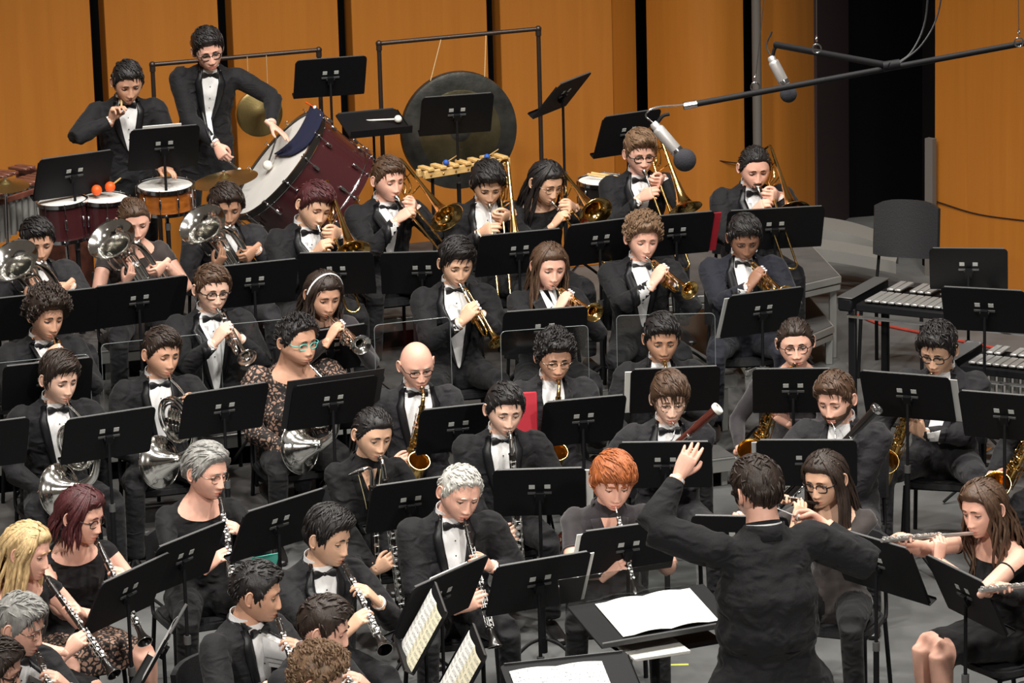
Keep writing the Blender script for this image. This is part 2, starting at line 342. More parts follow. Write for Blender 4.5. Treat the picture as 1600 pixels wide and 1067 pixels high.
# curved panel between the two black joints
p0, p1 = PY(1013, 200, ye+.2), PY(1163, 200, ye+.05); g = []
for i in range(17):
    f = i/16; c = p0+(p1-p0)*f; c = c+np.array([0, -.22*math.sin(PI*f), 0]); g.append([[c[0], c[1], 0], [c[0], c[1], WH]])
mb = MB(); mb.grid(np.array(g), 0, th=-.12); obj('curved_panel', mb, 'veneer', wr, 60)
mb = MB(); p0, p1 = PY(1190, 200, ye+.25), PY(1277, 200, ye+.75); g = []
for i in range(11):
    f = i/10; c = p0+(p1-p0)*f+np.array([0, -.08*math.sin(PI*f), 0]); g.append([[c[0], c[1], 0], [c[0], c[1], WH]])
mb.grid(np.array(g), 0, th=-.1); obj('curved_panel', mb, 'veneer', wr, 60)
wall_seg(wr, 'return_wall', 1277, ye+.7, 1335, ye+1.5, 'maroon')
op = wall_seg(None, 'wall_backstage', 1300, ye+3.2, 1500, ye+3.0, 'void'); tag(op, kind='structure')
fw = wall_seg(None, 'wall_side', 1461, 28.6, 1720, 27.4, 'veneer', .18, WH, .0); tag(fw, kind='structure')
ft = wall_seg(None, 'trim_1', 1441, 28.9, 1462, 28.62, 'void', .12); tag(ft, kind='structure')
ft = wall_seg(None, 'trim_2', 1445, 28.55, 1457, 28.5, 'iron_grey', .05, 1.07, 0.0); tag(ft, kind='structure')
# pale ledge and step seen through the opening
lg = thing('backstage_ledge', 'pale grey curved ledge with a step below the dark opening', 'ledge', (0, 0, 0))
def strip(name, pts, h, mt, dep=.35):
    g = [[p-[0, 0, h], p*1.0, p+[.05, dep, 0], p+[.05, dep, -h]] for p in pts]; m_ = MB(); m_.grid(np.array(g), 0); obj(name, m_, mt, lg, 30)
Y0 = 27.9
strip('step_face', cat([PY(1205, 381, Y0-.4), PY(1300, 391, Y0-.35), PY(1375, 404, Y0-.5), PY(1400, 409, Y0-.6)], 5), .09, 'ledge', .3)
strip('ledge_face', cat([PY(1225, 352, Y0), PY(1300, 360, Y0+.05), PY(1350, 372, Y0-.05), PY(1400, 392, Y0-.3)], 5), .10, 'ledge', .4)
# mast with pole in the black joint
po = obj('steel_pole', MB().cyl(PY(1184, 260, ye-.15)*[1, 1, 0], PY(1184, 260, ye-.15)*[1, 1, 0]+[0, 0, 6.5], .036, 14), 'iron_grey'); tag(po, 'grey steel pole standing in the dark joint beside the curved panel', 'pole')
# ================================================================= people
def sstep(x, a=0.0, b=1.0):
    t = np.clip((np.asarray(x, float)-a)/(b-a), 0, 1); return t*t*(3-2*t)
def headsurf(d, h):
    """points of a head's skin for unit directions d (front is -Y), h = proportions"""
    x, y, z = d[:, 0], d[:, 1], d[:, 2]; s = np.clip(-z, 0, 1)
    w = h.get('w', 1.0); jaw = h.get('jaw', 0.30)
    X = x*0.083*w*(1-jaw*s**1.6); Z = np.where(z > 0, z*0.118, z*0.112)
    ya = np.abs(y)
    Y = np.where(y < 0, -0.090*ya**0.85*(1+0.75*s**2), 0.104*ya*(1-0.55*s))
    X = X*(1+0.05*sstep(z, 0, 0.6)*sstep(y, -0.2, 0.5))
    f = sstep(-y, 0.15, 0.5)
    g = lambda x0, z0, sx, sz: np.exp(-((np.abs(X)-x0)**2/sx**2+(Z-z0)**2/sz**2)/2)
    sg = lambda q: 1/(1+np.exp(-np.clip(q, -30, 30)))
    D = 0.005*g(0.028, 0.030, 0.018, 0.008)-0.012*g(0.031, 0.006, 0.013, 0.010)-0.004*g(0.0, 0.022, 0.012, 0.010)
    ns = h.get('nose', 1.0)
    pr = sg((0.016-Z)/0.010)*sg((Z+0.039)/0.0032)*(0.40+0.60*np.clip((0.016-Z)/0.055, 0, 1))
    D = D+0.023*ns*pr*np.exp(-(np.abs(X)/(0.0085+0.004*sstep(-Z, 0, 0.035)))**2/1.6)
    D = D+0.008*g(0.0125, -0.036, 0.0050, 0.0050)+h.get('cheek', 0.004)*g(0.043, -0.026, 0.017, 0.020)
    D = D+0.006*g(0.0, -0.0600, 0.016, 0.0050)+0.0065*g(0.0, -0.0715, 0.014, 0.0055)-0.0045*g(0.0, -0.0655, 0.021, 0.0017)
    D = D+0.009*g(0.0, -0.098, 0.017, 0.012)-0.003*g(0.0, -0.083, 0.015, 0.005)
    fat = h.get('fat', 0.0)
    X = X*(1+0.16*fat*sstep(-z, -0.1, 0.5)); D = D+0.01*fat*g(0.03, -0.07, 0.03, 0.03)
    return np.stack([X, Y-D*f, Z], 1)
def _dirs(el, az):
    E, A = np.meshgrid(el, az, indexing='ij'); E = E.ravel(); A = A.ravel()
    return np.stack([np.cos(E)*np.sin(A), -np.cos(E)*np.cos(A), np.sin(E)], 1)
_EL = np.radians(np.concatenate([np.linspace(89, 27, 12, endpoint=False), np.linspace(27, -68, 44, endpoint=False), np.linspace(-68, -89, 6)]))
_AZ = np.radians(np.concatenate([np.linspace(-180, -72, 11, endpoint=False), np.linspace(-72, -38, 8, endpoint=False), np.linspace(-38, 38, 24, endpoint=False), np.linspace(38, 72, 8, endpoint=False), np.linspace(72, 180, 11, endpoint=False)]))
HD = _dirs(_EL, _AZ); NA = len(_AZ); NE = len(_EL)
HF = [((i)*NA+j, (i+1)*NA+j, (i+1)*NA+(j+1) % NA, i*NA+(j+1) % NA) for i in range(NE-1) for j in range(NA)]
_EH = np.radians(np.linspace(88, -72, 34)); _AH = np.radians(np.linspace(-180, 180, 56, endpoint=False))
CD = _dirs(_EH, _AH); CA = len(_AH); CE = len(_EH)
CF = [((i)*CA+j, (i+1)*CA+j, (i+1)*CA+(j+1) % CA, i*CA+(j+1) % CA) for i in range(CE-1) for j in range(CA)]
def make_head(mb, h):
    """skin slots: 0 skin, 1 eye white, 2 iris and lashes, 3 lips"""
    v = headsurf(HD, h); m = []
    for q in HF:
        c = v[list(q)].mean(0)
        m.append(3 if (abs(c[0]) < 0.021 and ((c[2]+0.0655)/0.0095)**2+(c[0]/0.022)**2 < 1 and c[1] < -0.04) else 0)
    mb.add(v, HF, m)
    w = h.get('w', 1.0)
    op = h.get('eye', 0.35)
    for sx in (-1, 1):
        q = headsurf(nrm([sx*0.40, -1, 0.07])[None, :], h)[0]
        c = np.array([sx*0.032*w, q[1]+0.0075, 0.006]); r = 0.0138
        mb.ball(c, r, 10, 8, 1); mb.ball(c+[0, -0.0052, -0.003-0.0045*(1-op)], 0.0088, 8, 6, 2)
        # upper lid, rolled down by (1-op), and lower lid; lash line at the rim
        for lo, hi, rr in ((-8+78*op*0.55, 100, 1.13), (-100, -24, 1.10)):
            es = np.radians(np.linspace(lo, hi, 6)); az = np.radians(np.linspace(-95, 95, 11)); g = []
            for e in es: g.append([c+np.array([math.sin(a)*math.cos(e)*r*rr*1.15, -math.cos(a)*math.cos(e)*r*rr, math.sin(e)*r*rr]) for a in az])
            mb.grid(np.array(g), 0)
            if rr > 1.12:
                e = R_(lo); mb.tube([c+np.array([math.sin(a)*math.cos(e)*r*rr*1.2, -math.cos(a)*math.cos(e)*r*rr*1.03, math.sin(e)*r*rr]) for a in az], 0.0019, 4, 2)
        ec = np.array([sx*0.084*w*(1+0.05*h.get('fat', 0)), 0.014, -0.006]); Rr = rotz(-sx*0.45)@rotx(-0.15)
        mb.ball(ec, 1, 10, 8, 0, (0.008, 0.017, 0.030), Rr)
        rim = [ec+Rr@np.array([sx*0.006, 0.016*math.cos(t), 0.029*math.sin(t)+0.002]) for t in np.linspace(-1.9, 2.9, 12)]
        mb.tube(rim, 0.0042, 6, 0)
def hairline(a, h):
    f = h.get('fore', 0.0); bk = h.get('back', -0.065)
    return np.interp(np.degrees(np.abs(a)), [0, 25, 45, 60, 72, 84, 96, 115, 135, 180],
                     [0.071+f, 0.071+f, 0.062+f, 0.042+f*.5, 0.004, h.get('burn', -0.022), 0.028, -0.002, min(-0.04, bk*.6), bk])
def cap_pts(d, h, st):
    p = headsurf(d, {k: v for k, v in h.items() if k != 'nose'}); a = np.arctan2(d[:, 0], -d[:, 1])
    m = sstep(p[:, 2]-hairline(a, st), -0.004, 0.010)
    top = sstep(d[:, 2], 0.0, 0.85); t = st.get('side', 0.008)+(st.get('top', 0.022)-st.get('side', 0.008))*top
    fr = np.exp(-((d[:, 1]+0.62)**2/0.05+(d[:, 2]-0.72)**2/0.06+(d[:, 0]-st.get('part', 0)*0.3)**2/0.25)); t = t+st.get('quiff', 0.006)*fr
    n = d/np.linalg.norm(d, axis=1)[:, None]
    return p, n, m, t
def make_hair(mb, h, st, rg):
    """hair from a cap over the skull and many single locks; st = style numbers"""
    p, n, m, t = cap_pts(CD, h, st)
    am = st.get('wave', 0.004); sc = st.get('wsc', 45); off = rg.random()*50
    nz = np.array([noise.noise(Vector((q[0]*sc+off, q[1]*sc, q[2]*sc*0.7))) for q in p])
    bald = st.get('bald')
    if bald: m = m*(1-sstep(p[:, 2], 0.010, 0.030))*sstep(p[:, 1], 0.0, 0.03)
    v = p+n*(-0.005+m*(0.004+t+nz*am))[:, None]
    keep = [q for q in CF if max(m[i] for i in q) > 0.02]
    mb.add(v, keep, 0)
    ok = np.where(m > 0.7)[0]; kind = st.get('kind', 'short'); N = st.get('locks', 170)
    if not len(ok) or (N == 0 and kind == 'short'): return
    comb = np.array(st.get('comb', (0.35, -0.6, 0.0)), float)
    def surf(dd):
        pp, nn, mm, tt = cap_pts(dd, h, st); return pp+nn*(tt*mm)[:, None], nn
    if kind in ('short', 'long', 'bun'):
        idx = np.array([ok[rg.randrange(len(ok))] for _ in range(N)])
        dd = CD[idx]+np.array([[rg.uniform(-.06, .06) for _ in range(3)] for _ in idx]); dd /= np.linalg.norm(dd, axis=1)[:, None]
        L = st.get('lock', 0.035); K = 5; paths = []
        jit = np.array([[rg.uniform(-.35, .35) for _ in range(3)] for _ in idx])*st.get('mess', 1.0)
        for k in range(K+1):
            s_, nn = surf(dd); rise = st.get('rise', 0.004)*math.sin(PI*min(1, k/K)*0.8)
            paths.append(s_+nn*(rise-0.003*(k == 0)))
            c = comb+np.outer(1-sstep(dd[:, 2], 0.2, 0.8), [0, 0, -1.3])+jit+(np.stack([dd[:, 0]*0, dd[:, 1]*0+0.6*sstep(dd[:, 1], 0, .5), dd[:, 0]*0], 1))
            c = c-dd*np.sum(c*dd, 1)[:, None]; c /= np.maximum(np.linalg.norm(c, axis=1), 1e-6)[:, None]
            dd = dd+c*(L/K/0.1); dd /= np.linalg.norm(dd, axis=1)[:, None]
        paths = np.array(paths)
        for i in range(len(idx)):
            r0 = rg.uniform(0.0028, 0.0050); mb.tube(paths[:, i], [r0*.6, r0, r0, r0*.8, r0*.5, r0*.15], 4, 0, False)
    elif kind == 'curly':
        for _ in range(N):
            i = ok[rg.randrange(len(ok))]; nn = n[i]; u = nrm(np.cross(nn, [rg.random(), rg.random(), rg.random()])); w = np.cross(nn, u)
            R = rg.uniform(0.007, 0.013); b = p[i]+nn*(t[i]*rg.uniform(0.6, 1.1)+.002); a0 = rg.random()*6; ax = nrm(u+nn*0.4*rg.uniform(-1, 1)); w2 = np.cross(ax, nn)
            mb.tube([b+ax*(q-3.5)*0.0022+(nn*math.cos(a0+q*1.1)+w2*math.sin(a0+q*1.1))*R for q in range(8)], [0.001, .0034, .0044, .005, .005, .0044, .0034, .001], 4, 0, False)
    if kind == 'long':
        LL = st.get('len', 0.30); wv = st.get('curlwave', 0.006); lo = st.get('minaz', 62)
        for k in range(st.get('hang', 80)):
            az = R_(rg.uniform(lo, 180))*rg.choice((-1, 1)); side = 1 if az > 0 else -1
            els = [80, 55, 30, 8, -8]; dd = np.array([[math.cos(R_(e))*math.sin(az*(0.75+0.25*(1-e/80))), -math.cos(R_(e))*math.cos(az*(0.75+0.25*(1-e/80))), math.sin(R_(e))] for e in els])
            s_, nn = surf(dd); pts = [q+w*0.003 for q, w in zip(s_, nn)]
            e0 = pts[-1].copy(); ph = rg.random()*6; fr = st.get('front', 0.0) if abs(az) < R_(110) else 0
            out = np.array([math.sin(az), -math.cos(az), 0])*0.012; ll = LL*rg.uniform(0.8, 1.05)
            for q in range(1, 8):
                f = q/7; pts.append(e0+out*min(1, f*2)+np.array([wv*math.sin(ph+f*7)-side*0.012*f*(fr > 0), -0.10*fr*f+wv*math.cos(ph+f*6), -ll*f]))
            r0 = rg.uniform(0.006, 0.011); mb.tube(pts, [r0*.4, r0*.7, r0, r0, r0, r0, r0, r0, r0*.9, r0*.75, r0*.5, r0*.15], 5, 0, False, flat=0.6)
    if kind == 'bun':
        b = headsurf(nrm([0, 1, 0.25])[None, :], h)[0]+[0, 0.028, 0.0]
        if st.get('tail'):
            for k in range(26):
                ph = rg.random()*6; rr = rg.uniform(0, 0.014)
                mb.tube([b+np.array([rr*math.cos(ph)*min(1, q/2)*1.6, rr*math.sin(ph)+0.012*math.sin(q*.5), -q*st['tail']/7]) for q in range(8)], [.004, .007, .007, .007, .006, .005, .004, .001], 4, 0, False)
        else:
            mb.ball(b, 0.034, 14, 10, 0)
            for k in range(22):
                a0 = rg.random()*6; mb.tube([b+0.034*nrm([math.cos(a0+q*.4)*.9, 0.5, math.sin(a0+q*.4)])*1.03 for q in range(6)], 0.005, 4, 0, False)
def make_brows(mb, h, thick=1.0):
    for sx in (-1, 1):
        pts = []
        for k in range(7):
            f = k/6; d = nrm([sx*(0.16+0.42*f), -1, 0.27+0.06*math.sin(f*PI*.8)-0.03*f]); pts.append(headsurf(d[None, :], h)[0]+[0, -0.0015, 0])
        mb.tube(pts, np.array([0.6, 1, 1.1, 1.1, 1.0, 0.7, 0.3])*0.0040*thick, 5, 0, True, flat=0.9)
def make_beard(mb, h, region):
    p = headsurf(CD, h); a = np.degrees(np.abs(np.arctan2(CD[:, 0], -CD[:, 1])))
    if region == 'full': m = sstep(-p[:, 2], 0.030+0.0, 0.05)*sstep(95-a, 0, 10)*(1-sstep(-p[:, 2], 0.125, 0.13)); m = np.where(a > 62, sstep(-p[:, 2], 0.0, 0.02)*sstep(95-a, 0, 8), m)
    else: m = sstep(-p[:, 2], 0.048, 0.054)*sstep(0.030-np.abs(p[:, 0]), 0, 0.006)*(p[:, 1] < 0)
    lip = (np.abs(p[:, 0]) < 0.022) & (np.abs(p[:, 2]+0.066) < 0.010); m = np.where(lip, 0, m)
    nz = np.array([noise.noise(Vector(q*90)) for q in p]); n = CD
    v = p+n*(-0.004+m*(0.0075+nz*0.002))[:, None]; mb.add(v, [q for q in CF if max(m[i] for i in q) > 0.05], 0)
def make_glasses(par, h, style, Rh, HC, K):
    mb = MB(); ln = MB(); q = headsurf(nrm([0.35, -1, 0.05])[None, :], h)[0]; y = q[1]-0.014; w = h.get('w', 1)
    rw, rh, th = {'rect': (0.025, 0.017, 0.0023), 'round': (0.024, 0.021, 0.0023), 'thick': (0.026, 0.019, 0.0033), 'wire': (0.024, 0.018, 0.0016)}[style]
    for sx in (-1, 1):
        c = np.array([sx*0.0315*w, y, 0.002]); Rz = rotz(sx*0.12)
        pts = [c+Rz@np.array([rw*np.sign(math.cos(t))*abs(math.cos(t))**.75, 0, rh*np.sign(math.sin(t))*abs(math.sin(t))**.75]) for t in np.linspace(0, 2*PI, 21)]
        mb.tube(pts, th, 5, 0, False); ln.add(np.array(pts[:-1]+[c]), [(k, (k+1) % 20, 20) for k in range(20)])
        mb.tube([c+[sx*rw, 0.002, 0.006], [sx*0.078*w, y+0.022, 0.010], [sx*0.084*w, 0.012, 0.010], [sx*0.082*w, 0.030, -0.006]], th, 5)
    mb.tube([[-0.0315*w+rw*.9, y-.001, 0.004], [0, y-0.004, 0.009], [0.0315*w-rw*.9, y-.001, 0.004]], th, 5)
    return mb, ln
# ---- hands
_HC = {}
def remesh(mb, vox, smooth=2, fac=0.5):
    me = mb.mesh('tmp', 'shirt', 0); o = link('tmp', me); md = o.modifiers.new('r', 'REMESH'); md.mode = 'VOXEL'; md.voxel_size = vox
    if smooth: s = o.modifiers.new('s', 'SMOOTH'); s.iterations = smooth; s.factor = fac
    dg = bpy.context.evaluated_depsgraph_get(); e = o.evaluated_get(dg).to_mesh()
    nv = len(e.vertices); v = np.empty(nv*3, np.float32); e.vertices.foreach_get('co', v)
    f = [tuple(q.vertices) for q in e.polygons]; o.evaluated_get(dg).to_mesh_clear()
    bpy.data.objects.remove(o); bpy.data.meshes.remove(me); return v.reshape(-1, 3).astype(float), f
POSES = {'wrap': ((50, 62, 38), 0.5, (0.0, 0.092, -0.030)), 'keys': ((32, 48, 28), 0.35, (0.0, 0.118, -0.038)),
         'open': ((6, 12, 8), 0.1, (0.0, 0.10, -0.01)), 'relax': ((22, 30, 18), 0.25, (0.0, 0.11, -0.03)), 'pinch': ((48, 48, 20), 0.9, (-0.012, 0.105, -0.045)),
         'raise': ((14, 22, 12), 0.2, (0.0, 0.10, -0.01))}
def hand(pose, left):
    k = (pose, left)
    if k in _HC: return _HC[k]
    fx, th, off = POSES[pose]; mb = MB()
    ring = lambda y, rx, rz, z=0: [(rx*math.cos(t), y, z+rz*math.sin(t)) for t in np.linspace(0, 2*PI, 14, endpoint=False)]
    st = [ring(-0.045, .023, .019), ring(-0.01, .026, .019), ring(.015, .032, .019), ring(.05, .040, .0165), ring(.08, .042, .0145), ring(.097, .038, .011)]
    g = np.array(st); n = 14
    mb.add(g.reshape(-1, 3), [(i*n+j, i*n+(j+1) % n, (i+1)*n+(j+1) % n, (i+1)*n+j) for i in range(5) for j in range(n)]+[tuple(range(n))[::-1], tuple(5*n+j for j in range(n))])
    for i, (x, L, r, y0) in enumerate(((-0.032, 0.074, .0092, .090), (-0.0105, 0.082, .0094, .096), (0.0105, 0.076, .0089, .092), (0.031, 0.060, .0080, .083))):
        A = 0; p = np.array([x, y0-0.012, 0.001]); pts = [p.copy()]; sp = (x*2.0) if pose in ('open', 'raise') else x*0.6
        segs = (0.012+L*.5, L*.29, L*.24)
        for sgm, da in zip(segs, fx):
            A += R_(da*(1+0.12*(i-1)*(pose != 'open'))); p = p+sgm*np.array([sp, math.cos(A), -math.sin(A)]); pts.append(p.copy())
        mb.tube(cat(pts, 3), np.interp(np.linspace(0, 1, 10), [0, .35, .7, 1], [r*1.08, r, r*.92, r*.66]), 8)
    b = np.array([-0.020, 0.022, -0.006]); c = b+np.array([-0.026, 0.030, -0.012])
    d = c+0.034*nrm([-0.6+0.9*th, 0.8, -0.3-0.6*th]); e = d+0.028*nrm([-0.2+1.1*th, 0.9, -0.2-0.5*th])
    mb.tube(cat([b, c, d, e], 3), np.interp(np.linspace(0, 1, 10), [0, .4, .75, 1], [.0155, .0118, .0105, .0075]), 8)
    v, f = remesh(mb, 0.0042, 1, 0.4); off = np.array(off)
    if left: v = v*[-1, 1, 1]; f = [q[::-1] for q in f]; off = off*[-1, 1, 1]
    _HC[k] = (v, f, off); return _HC[k]
def ik(S, W, a, b, pole):
    D = W-S; d = np.linalg.norm(D); u = D/max(d, 1e-6)
    if d > (a+b)*0.985: k = d/((a+b)*0.985); a *= k; b *= k
    if d < 0.12: d = 0.12
    x = (a*a-b*b+d*d)/(2*d); hgt = math.sqrt(max(a*a-x*x, 1e-5)); pv = np.array(pole, float); pv = nrm(pv-u*pv.dot(u)); return S+u*x+pv*hgt
def loft(mb, rings, n=16, m=0):
    """rings: (centre, rx, ry, R3)"""
    vs = []
    for c, rx, ry, R3 in rings:
        a = np.arange(n)*2*PI/n; q = np.stack([rx*np.cos(a), ry*np.sin(a), a*0], 1); vs.append(q @ np.array(R3).T+c)
    k = len(rings)
    mb.add(np.vstack(vs), [(i*n+j, i*n+(j+1) % n, (i+1)*n+(j+1) % n, (i+1)*n+j) for i in range(k-1) for j in range(n)]+[tuple(range(n))[::-1], tuple((k-1)*n+j for j in range(n))], m)
_skins = {}
def skin_mats(tone):
    if tone not in _skins:
        m = mat('skin', tone, 0.48, bump=0.12, bscale=220, vary=0.05, vscale=25, sss=0.12, spec=0.4)
        lp = mat('lips', (tone[0]*0.80, tone[1]*0.50, tone[2]*0.50), 0.4); _skins[tone] = [m, M['eye'], M['iris'], lp]
    return _skins[tone]
_hairs = {}
def hair_mat(c):
    if c not in _hairs: _hairs[c] = mat('hair', c, 0.5, bump=0.9, bscale=140, vary=0.35, vscale=60, stretch=(1, 1, 0.25), spec=0.5)
    return _hairs[c]
def segd(p, a, b):
    ab = b-a; t = np.clip(((p-a)@ab)/max(ab@ab, 1e-9), 0, 1); q = a+t[:, None]*ab; return np.linalg.norm(p-q, axis=1), ((p-a)@ab)/max(ab@ab, 1e-9)
def person(s):
    """Build a person and return (root, mouth world matrix info). s: dict from the list of players."""
    rg = random.Random(s['who']); K = s.get('K', 1.06); HS = s.get('HS', 1.11); h = s.get('head', {}); fat = s.get('fat', 0.0)
    stand = s.get('stand', False); lean = R_(s.get('lean', 6)); hp = s.get('hp', (15, 0, 0)); hp = (hp[0]+s.get('down', 5), hp[1], hp[2]); yaw = R_(s.get('yaw', 0)); lvl = s.get('lvl', 0.0)
    hipz = 0.97 if stand else 0.51; hip = np.array([0, 0, hipz]); RL = rotz(R_(s.get('twist', 0)))@rotx(lean)@roty(R_(s.get('side', 0)))
    NBs = hip+RL@np.array([0, 0.0, 0.525]); Rh = rotz(R_(hp[1]))@rotx(R_(hp[0]))@roty(R_(hp[2]))
    HC = NBs+RL@np.array([0, -0.022, 0.020])+Rh@np.array([0, -0.014, 0.122])
    Rz = rotz(yaw)
    hw = P(*s['px'], lvl+HC[2]*K); root = hw-Rz@(HC*K); root[2] = lvl
    Mw = m4(Rz, root); toL = lambda w: (Rz.T@(np.array(w)-root))/K; toW = lambda l: root+Rz@(np.array(l)*K)
    mouth = HC+Rh@(np.array([0, -0.100, -0.066])*HS); s['mouthW'] = toW(mouth); s['Rz'] = Rz; s['root'] = root; s['toW'] = toW; s['Rh'] = Rz@Rh
    # instrument first: where it is decides where the hands go
    grasps = s['hold'](s) if s.get('hold') else {}
    female = s.get('sex', 'm') == 'f'; fw = 1+0.30*fat; fd = 1+0.75*fat; sh = (0.172 if female else 0.192)*(1+0.10*fat)
    outfit = s.get('outfit', 'tux'); jk = 0.016 if outfit in ('tux', 'jacket') else 0.0
    tor = [(-0.10, .15, .12), (-0.03, .172, .135), (.06, .160*fw, .122*fd), (.15, .148*fw, .112*fd), (.24, .158*fw, .116*fd), (.33, .172, .118+0.03*fat), (.39, .184, .114), (.44, .182, .104), (.47, .155, .088), (.50, .102, .072), (.530, .064, .060)]
    if stand and jk: tor = [(-.26, s.get('flare', .195)*(1+.1*fat), .165), (-.14, (s.get('flare', .195)*.6+.074)*(1+.1*fat), .150)]+tor[1:]
    if female: tor = [(z, rx*(0.90 if 0 < z < .3 else .95 if z >= .3 else 1.0), ry*(1.14 if .25 < z < .36 else .95)) for z, rx, ry in tor]
    mb = MB(); cz = lambda z: hip+RL@np.array([0, 0.012*math.sin(max(0, z)*6), z])
    loft(mb, [(cz(z), rx+jk, ry+jk, RL) for z, rx, ry in tor])
    neck_r = (0.051 if female else 0.058)*(1+0.25*fat); hb = HC+Rh@np.array([0, 0.012, -0.03])
    mb.tube([NBs-RL@np.array([0, 0, .07]), NBs, hb], [neck_r*1.15, neck_r, neck_r*.93], 14)
    bones = []; tube_r = []
    arms = {}
    for side, sx in (('R', -1), ('L', 1)):
        S = hip+RL@np.array([sx*sh, 0.0, 0.440])
        g = grasps.get(side)
        if g is not None:
            G, d, T, pose = g; G = toL(G); d = Rz.T@nrm(d); T = Rz.T@nrm(T); d = nrm(d); T = nrm(T-d*T.dot(d))
            Xa = -T if side == 'R' else T; Za = np.cross(Xa, d); RH = np.stack([Xa, d, Za], 1)
            hv, hf, off = hand(pose, side == 'L'); W = G-RH@off
        else:
            pose = 'relax'; W = hip+np.array([sx*0.14, -0.26, 0.10]) if not stand else hip+np.array([sx*0.25, -0.02, -0.10]); d = nrm([-sx*0.2, -0.9, -0.2]) if not stand else np.array([0, -.2, -1]); d = nrm(d)
            T = nrm([-sx*1.0, -.2, 0.2]) if not stand else nrm([0, -1, .1]); T = nrm(T-d*T.dot(d)); Xa = -T if side == 'R' else T; RH = np.stack([Xa, d, np.cross(Xa, d)], 1); hv, hf, off = hand(pose, side == 'L')
        pole = np.array(s.get('pole'+side, (sx*0.60, 0.15, -0.85)), float)
        E = ik(S, W, 0.295, 0.262, pole); arms[side] = (S, E, W, RH, hv, hf)
        k = (1+0.30*fat)*(0.86 if female else 1.0)
        mb.tube(cat([S+RL@np.array([-sx*0.06, 0, 0.0]), S, (S+E)/2, E], 4), np.interp(np.linspace(0, 1, 13), [0, .33, .66, 1], [.048*k, .057*k, .055*k, .050*k])+jk*0.7, 12)
        mb.tube(cat([E, E+(W-E)*.35, W], 4), np.interp(np.linspace(0, 1, 9), [0, .4, 1], [.050*k, .048*k, .028])+jk*0.8*np.linspace(1, .7, 9), 12)
    legs = {}
    for side, sx in (('R', -1), ('L', 1)):
        J = hip+np.array([sx*0.092, -0.02, -0.01]); sp = s.get('knees', 0.10)
        if stand: Kn = np.array([sx*0.11, -0.03, 0.52]); An = np.array([sx*0.12, 0.0, 0.09])
        else: Kn = np.array([sx*(0.10+sp), -0.43, 0.52]); An = np.array([sx*(0.11+sp), -0.42+s.get('feet', 0.02), 0.09])
        legs[side] = (J, Kn, An); k = 1+0.22*fat; bare = s.get('barelegs')
        mb.tube(cat([J, (J+Kn)/2, Kn], 4), np.interp(np.linspace(0, 1, 9), [0, .5, 1], [.096*k, .080*k, .062])+(.0 if bare else .004), 12)
        mb.tube(cat([Kn, Kn+(An-Kn)*.35, An], 4), np.interp(np.linspace(0, 1, 9), [0, .4, 1], [.060, .058, .036 if bare else .052]), 12)
    if s.get('skirt'):
        L_, R2 = legs['L'], legs['R']; kn = (L_[1]+R2[1])/2; jj = (L_[0]+R2[0])/2; sp2 = abs(L_[1][0])
        for f in (0,):
            rings = []
            for t in np.linspace(0.0, s.get('skirt'), 7):
                c = jj+(kn-jj)*t; Rk = np.stack([[1, 0, 0], nrm(np.cross(kn-jj, [1, 0, 0])), nrm(kn-jj)], 1); rings.append((c, 0.175+(sp2+.06-.175)*t+.01, 0.098-0.02*t, Rk))
            loft(mb, rings, 18)
    v, f = remesh(mb, 0.0155, 3, 0.5)
    # labels
    lv = (v-hip)@RL; names = []; D = []; Tt = {}
    for side in 'RL':
        S, E, W, *_ = arms[side]
        d1, t1 = segd(v, S, E); d2, t2 = segd(v, E, W); D += [d1/0.06, d2/0.05]; Tt['u'+side] = t1; Tt['f'+side] = t2; names += ['u'+side, 'f'+side]
        J, Kn, An = legs[side]; d3, t3 = segd(v, J+(Kn-J)*.12, Kn); d4, t4 = segd(v, Kn, An); D += [d3/0.085, d4/0.06]; Tt['t'+side] = t3; Tt['s'+side] = t4; names += ['t'+side, 's'+side]
    q = np.clip(lv[:, 2], -0.25 if (stand and jk) else -0.03, 0.42); D.append(np.sqrt((lv[:, 0]/0.17)**2+(lv[:, 1]/0.115)**2+((lv[:, 2]-q)/.1)**2)); names.append('body')
    lab = np.argmin(np.array(D), 0); snap = np.zeros(len(v), bool); skinv = np.zeros(len(v), bool)
    if outfit == 'scoop': pl = lv[:, 2]-0.85*lv[:, 1]-0.505; near = np.abs(lv[:, 0]) < 0.125; pn = np.array([0, -0.85, 1.0])
    elif outfit == 'crew': pl = lv[:, 2]-0.45*lv[:, 1]-0.500; near = np.abs(lv[:, 0]) < 0.11; pn = np.array([0, -.45, 1.0])
    elif outfit == 'offshoulder': pl = lv[:, 2]-0.25*lv[:, 1]-0.435; near = np.abs(lv[:, 0]) < 0.30; pn = np.array([0, -.25, 1.0])
    else: pl = lv[:, 2]-0.30*lv[:, 1]-0.545; near = np.abs(lv[:, 0]) < 0.10; pn = np.array([0, -.30, 1.0])
    isT = np.array([names[i] == 'body' or (names[i][0] == 'u' and outfit in ('offshoulder',)) or names[i][0] == 'u' for i in lab])
    proj = np.zeros_like(v); dn = pl/np.linalg.norm(pn); sel = isT & near & (pl > -0.001)
    vnm = np.zeros_like(v); fq = np.array([q for q in f if len(q) == 4]); fn_ = np.cross(v[fq[:, 2]]-v[fq[:, 0]], v[fq[:, 3]]-v[fq[:, 1]])
    for k_ in range(4): np.add.at(vnm, fq[:, k_], fn_)
    vnm /= np.maximum(np.linalg.norm(vnm, axis=1), 1e-9)[:, None]; pw = RL@(pn/np.linalg.norm(pn)); tg = pw-vnm*(vnm@pw)[:, None]; dd_ = np.maximum(tg@pw, 0.25)
    proj[sel] = -(tg*(dn/dd_)[:, None])[sel]; skinv |= sel
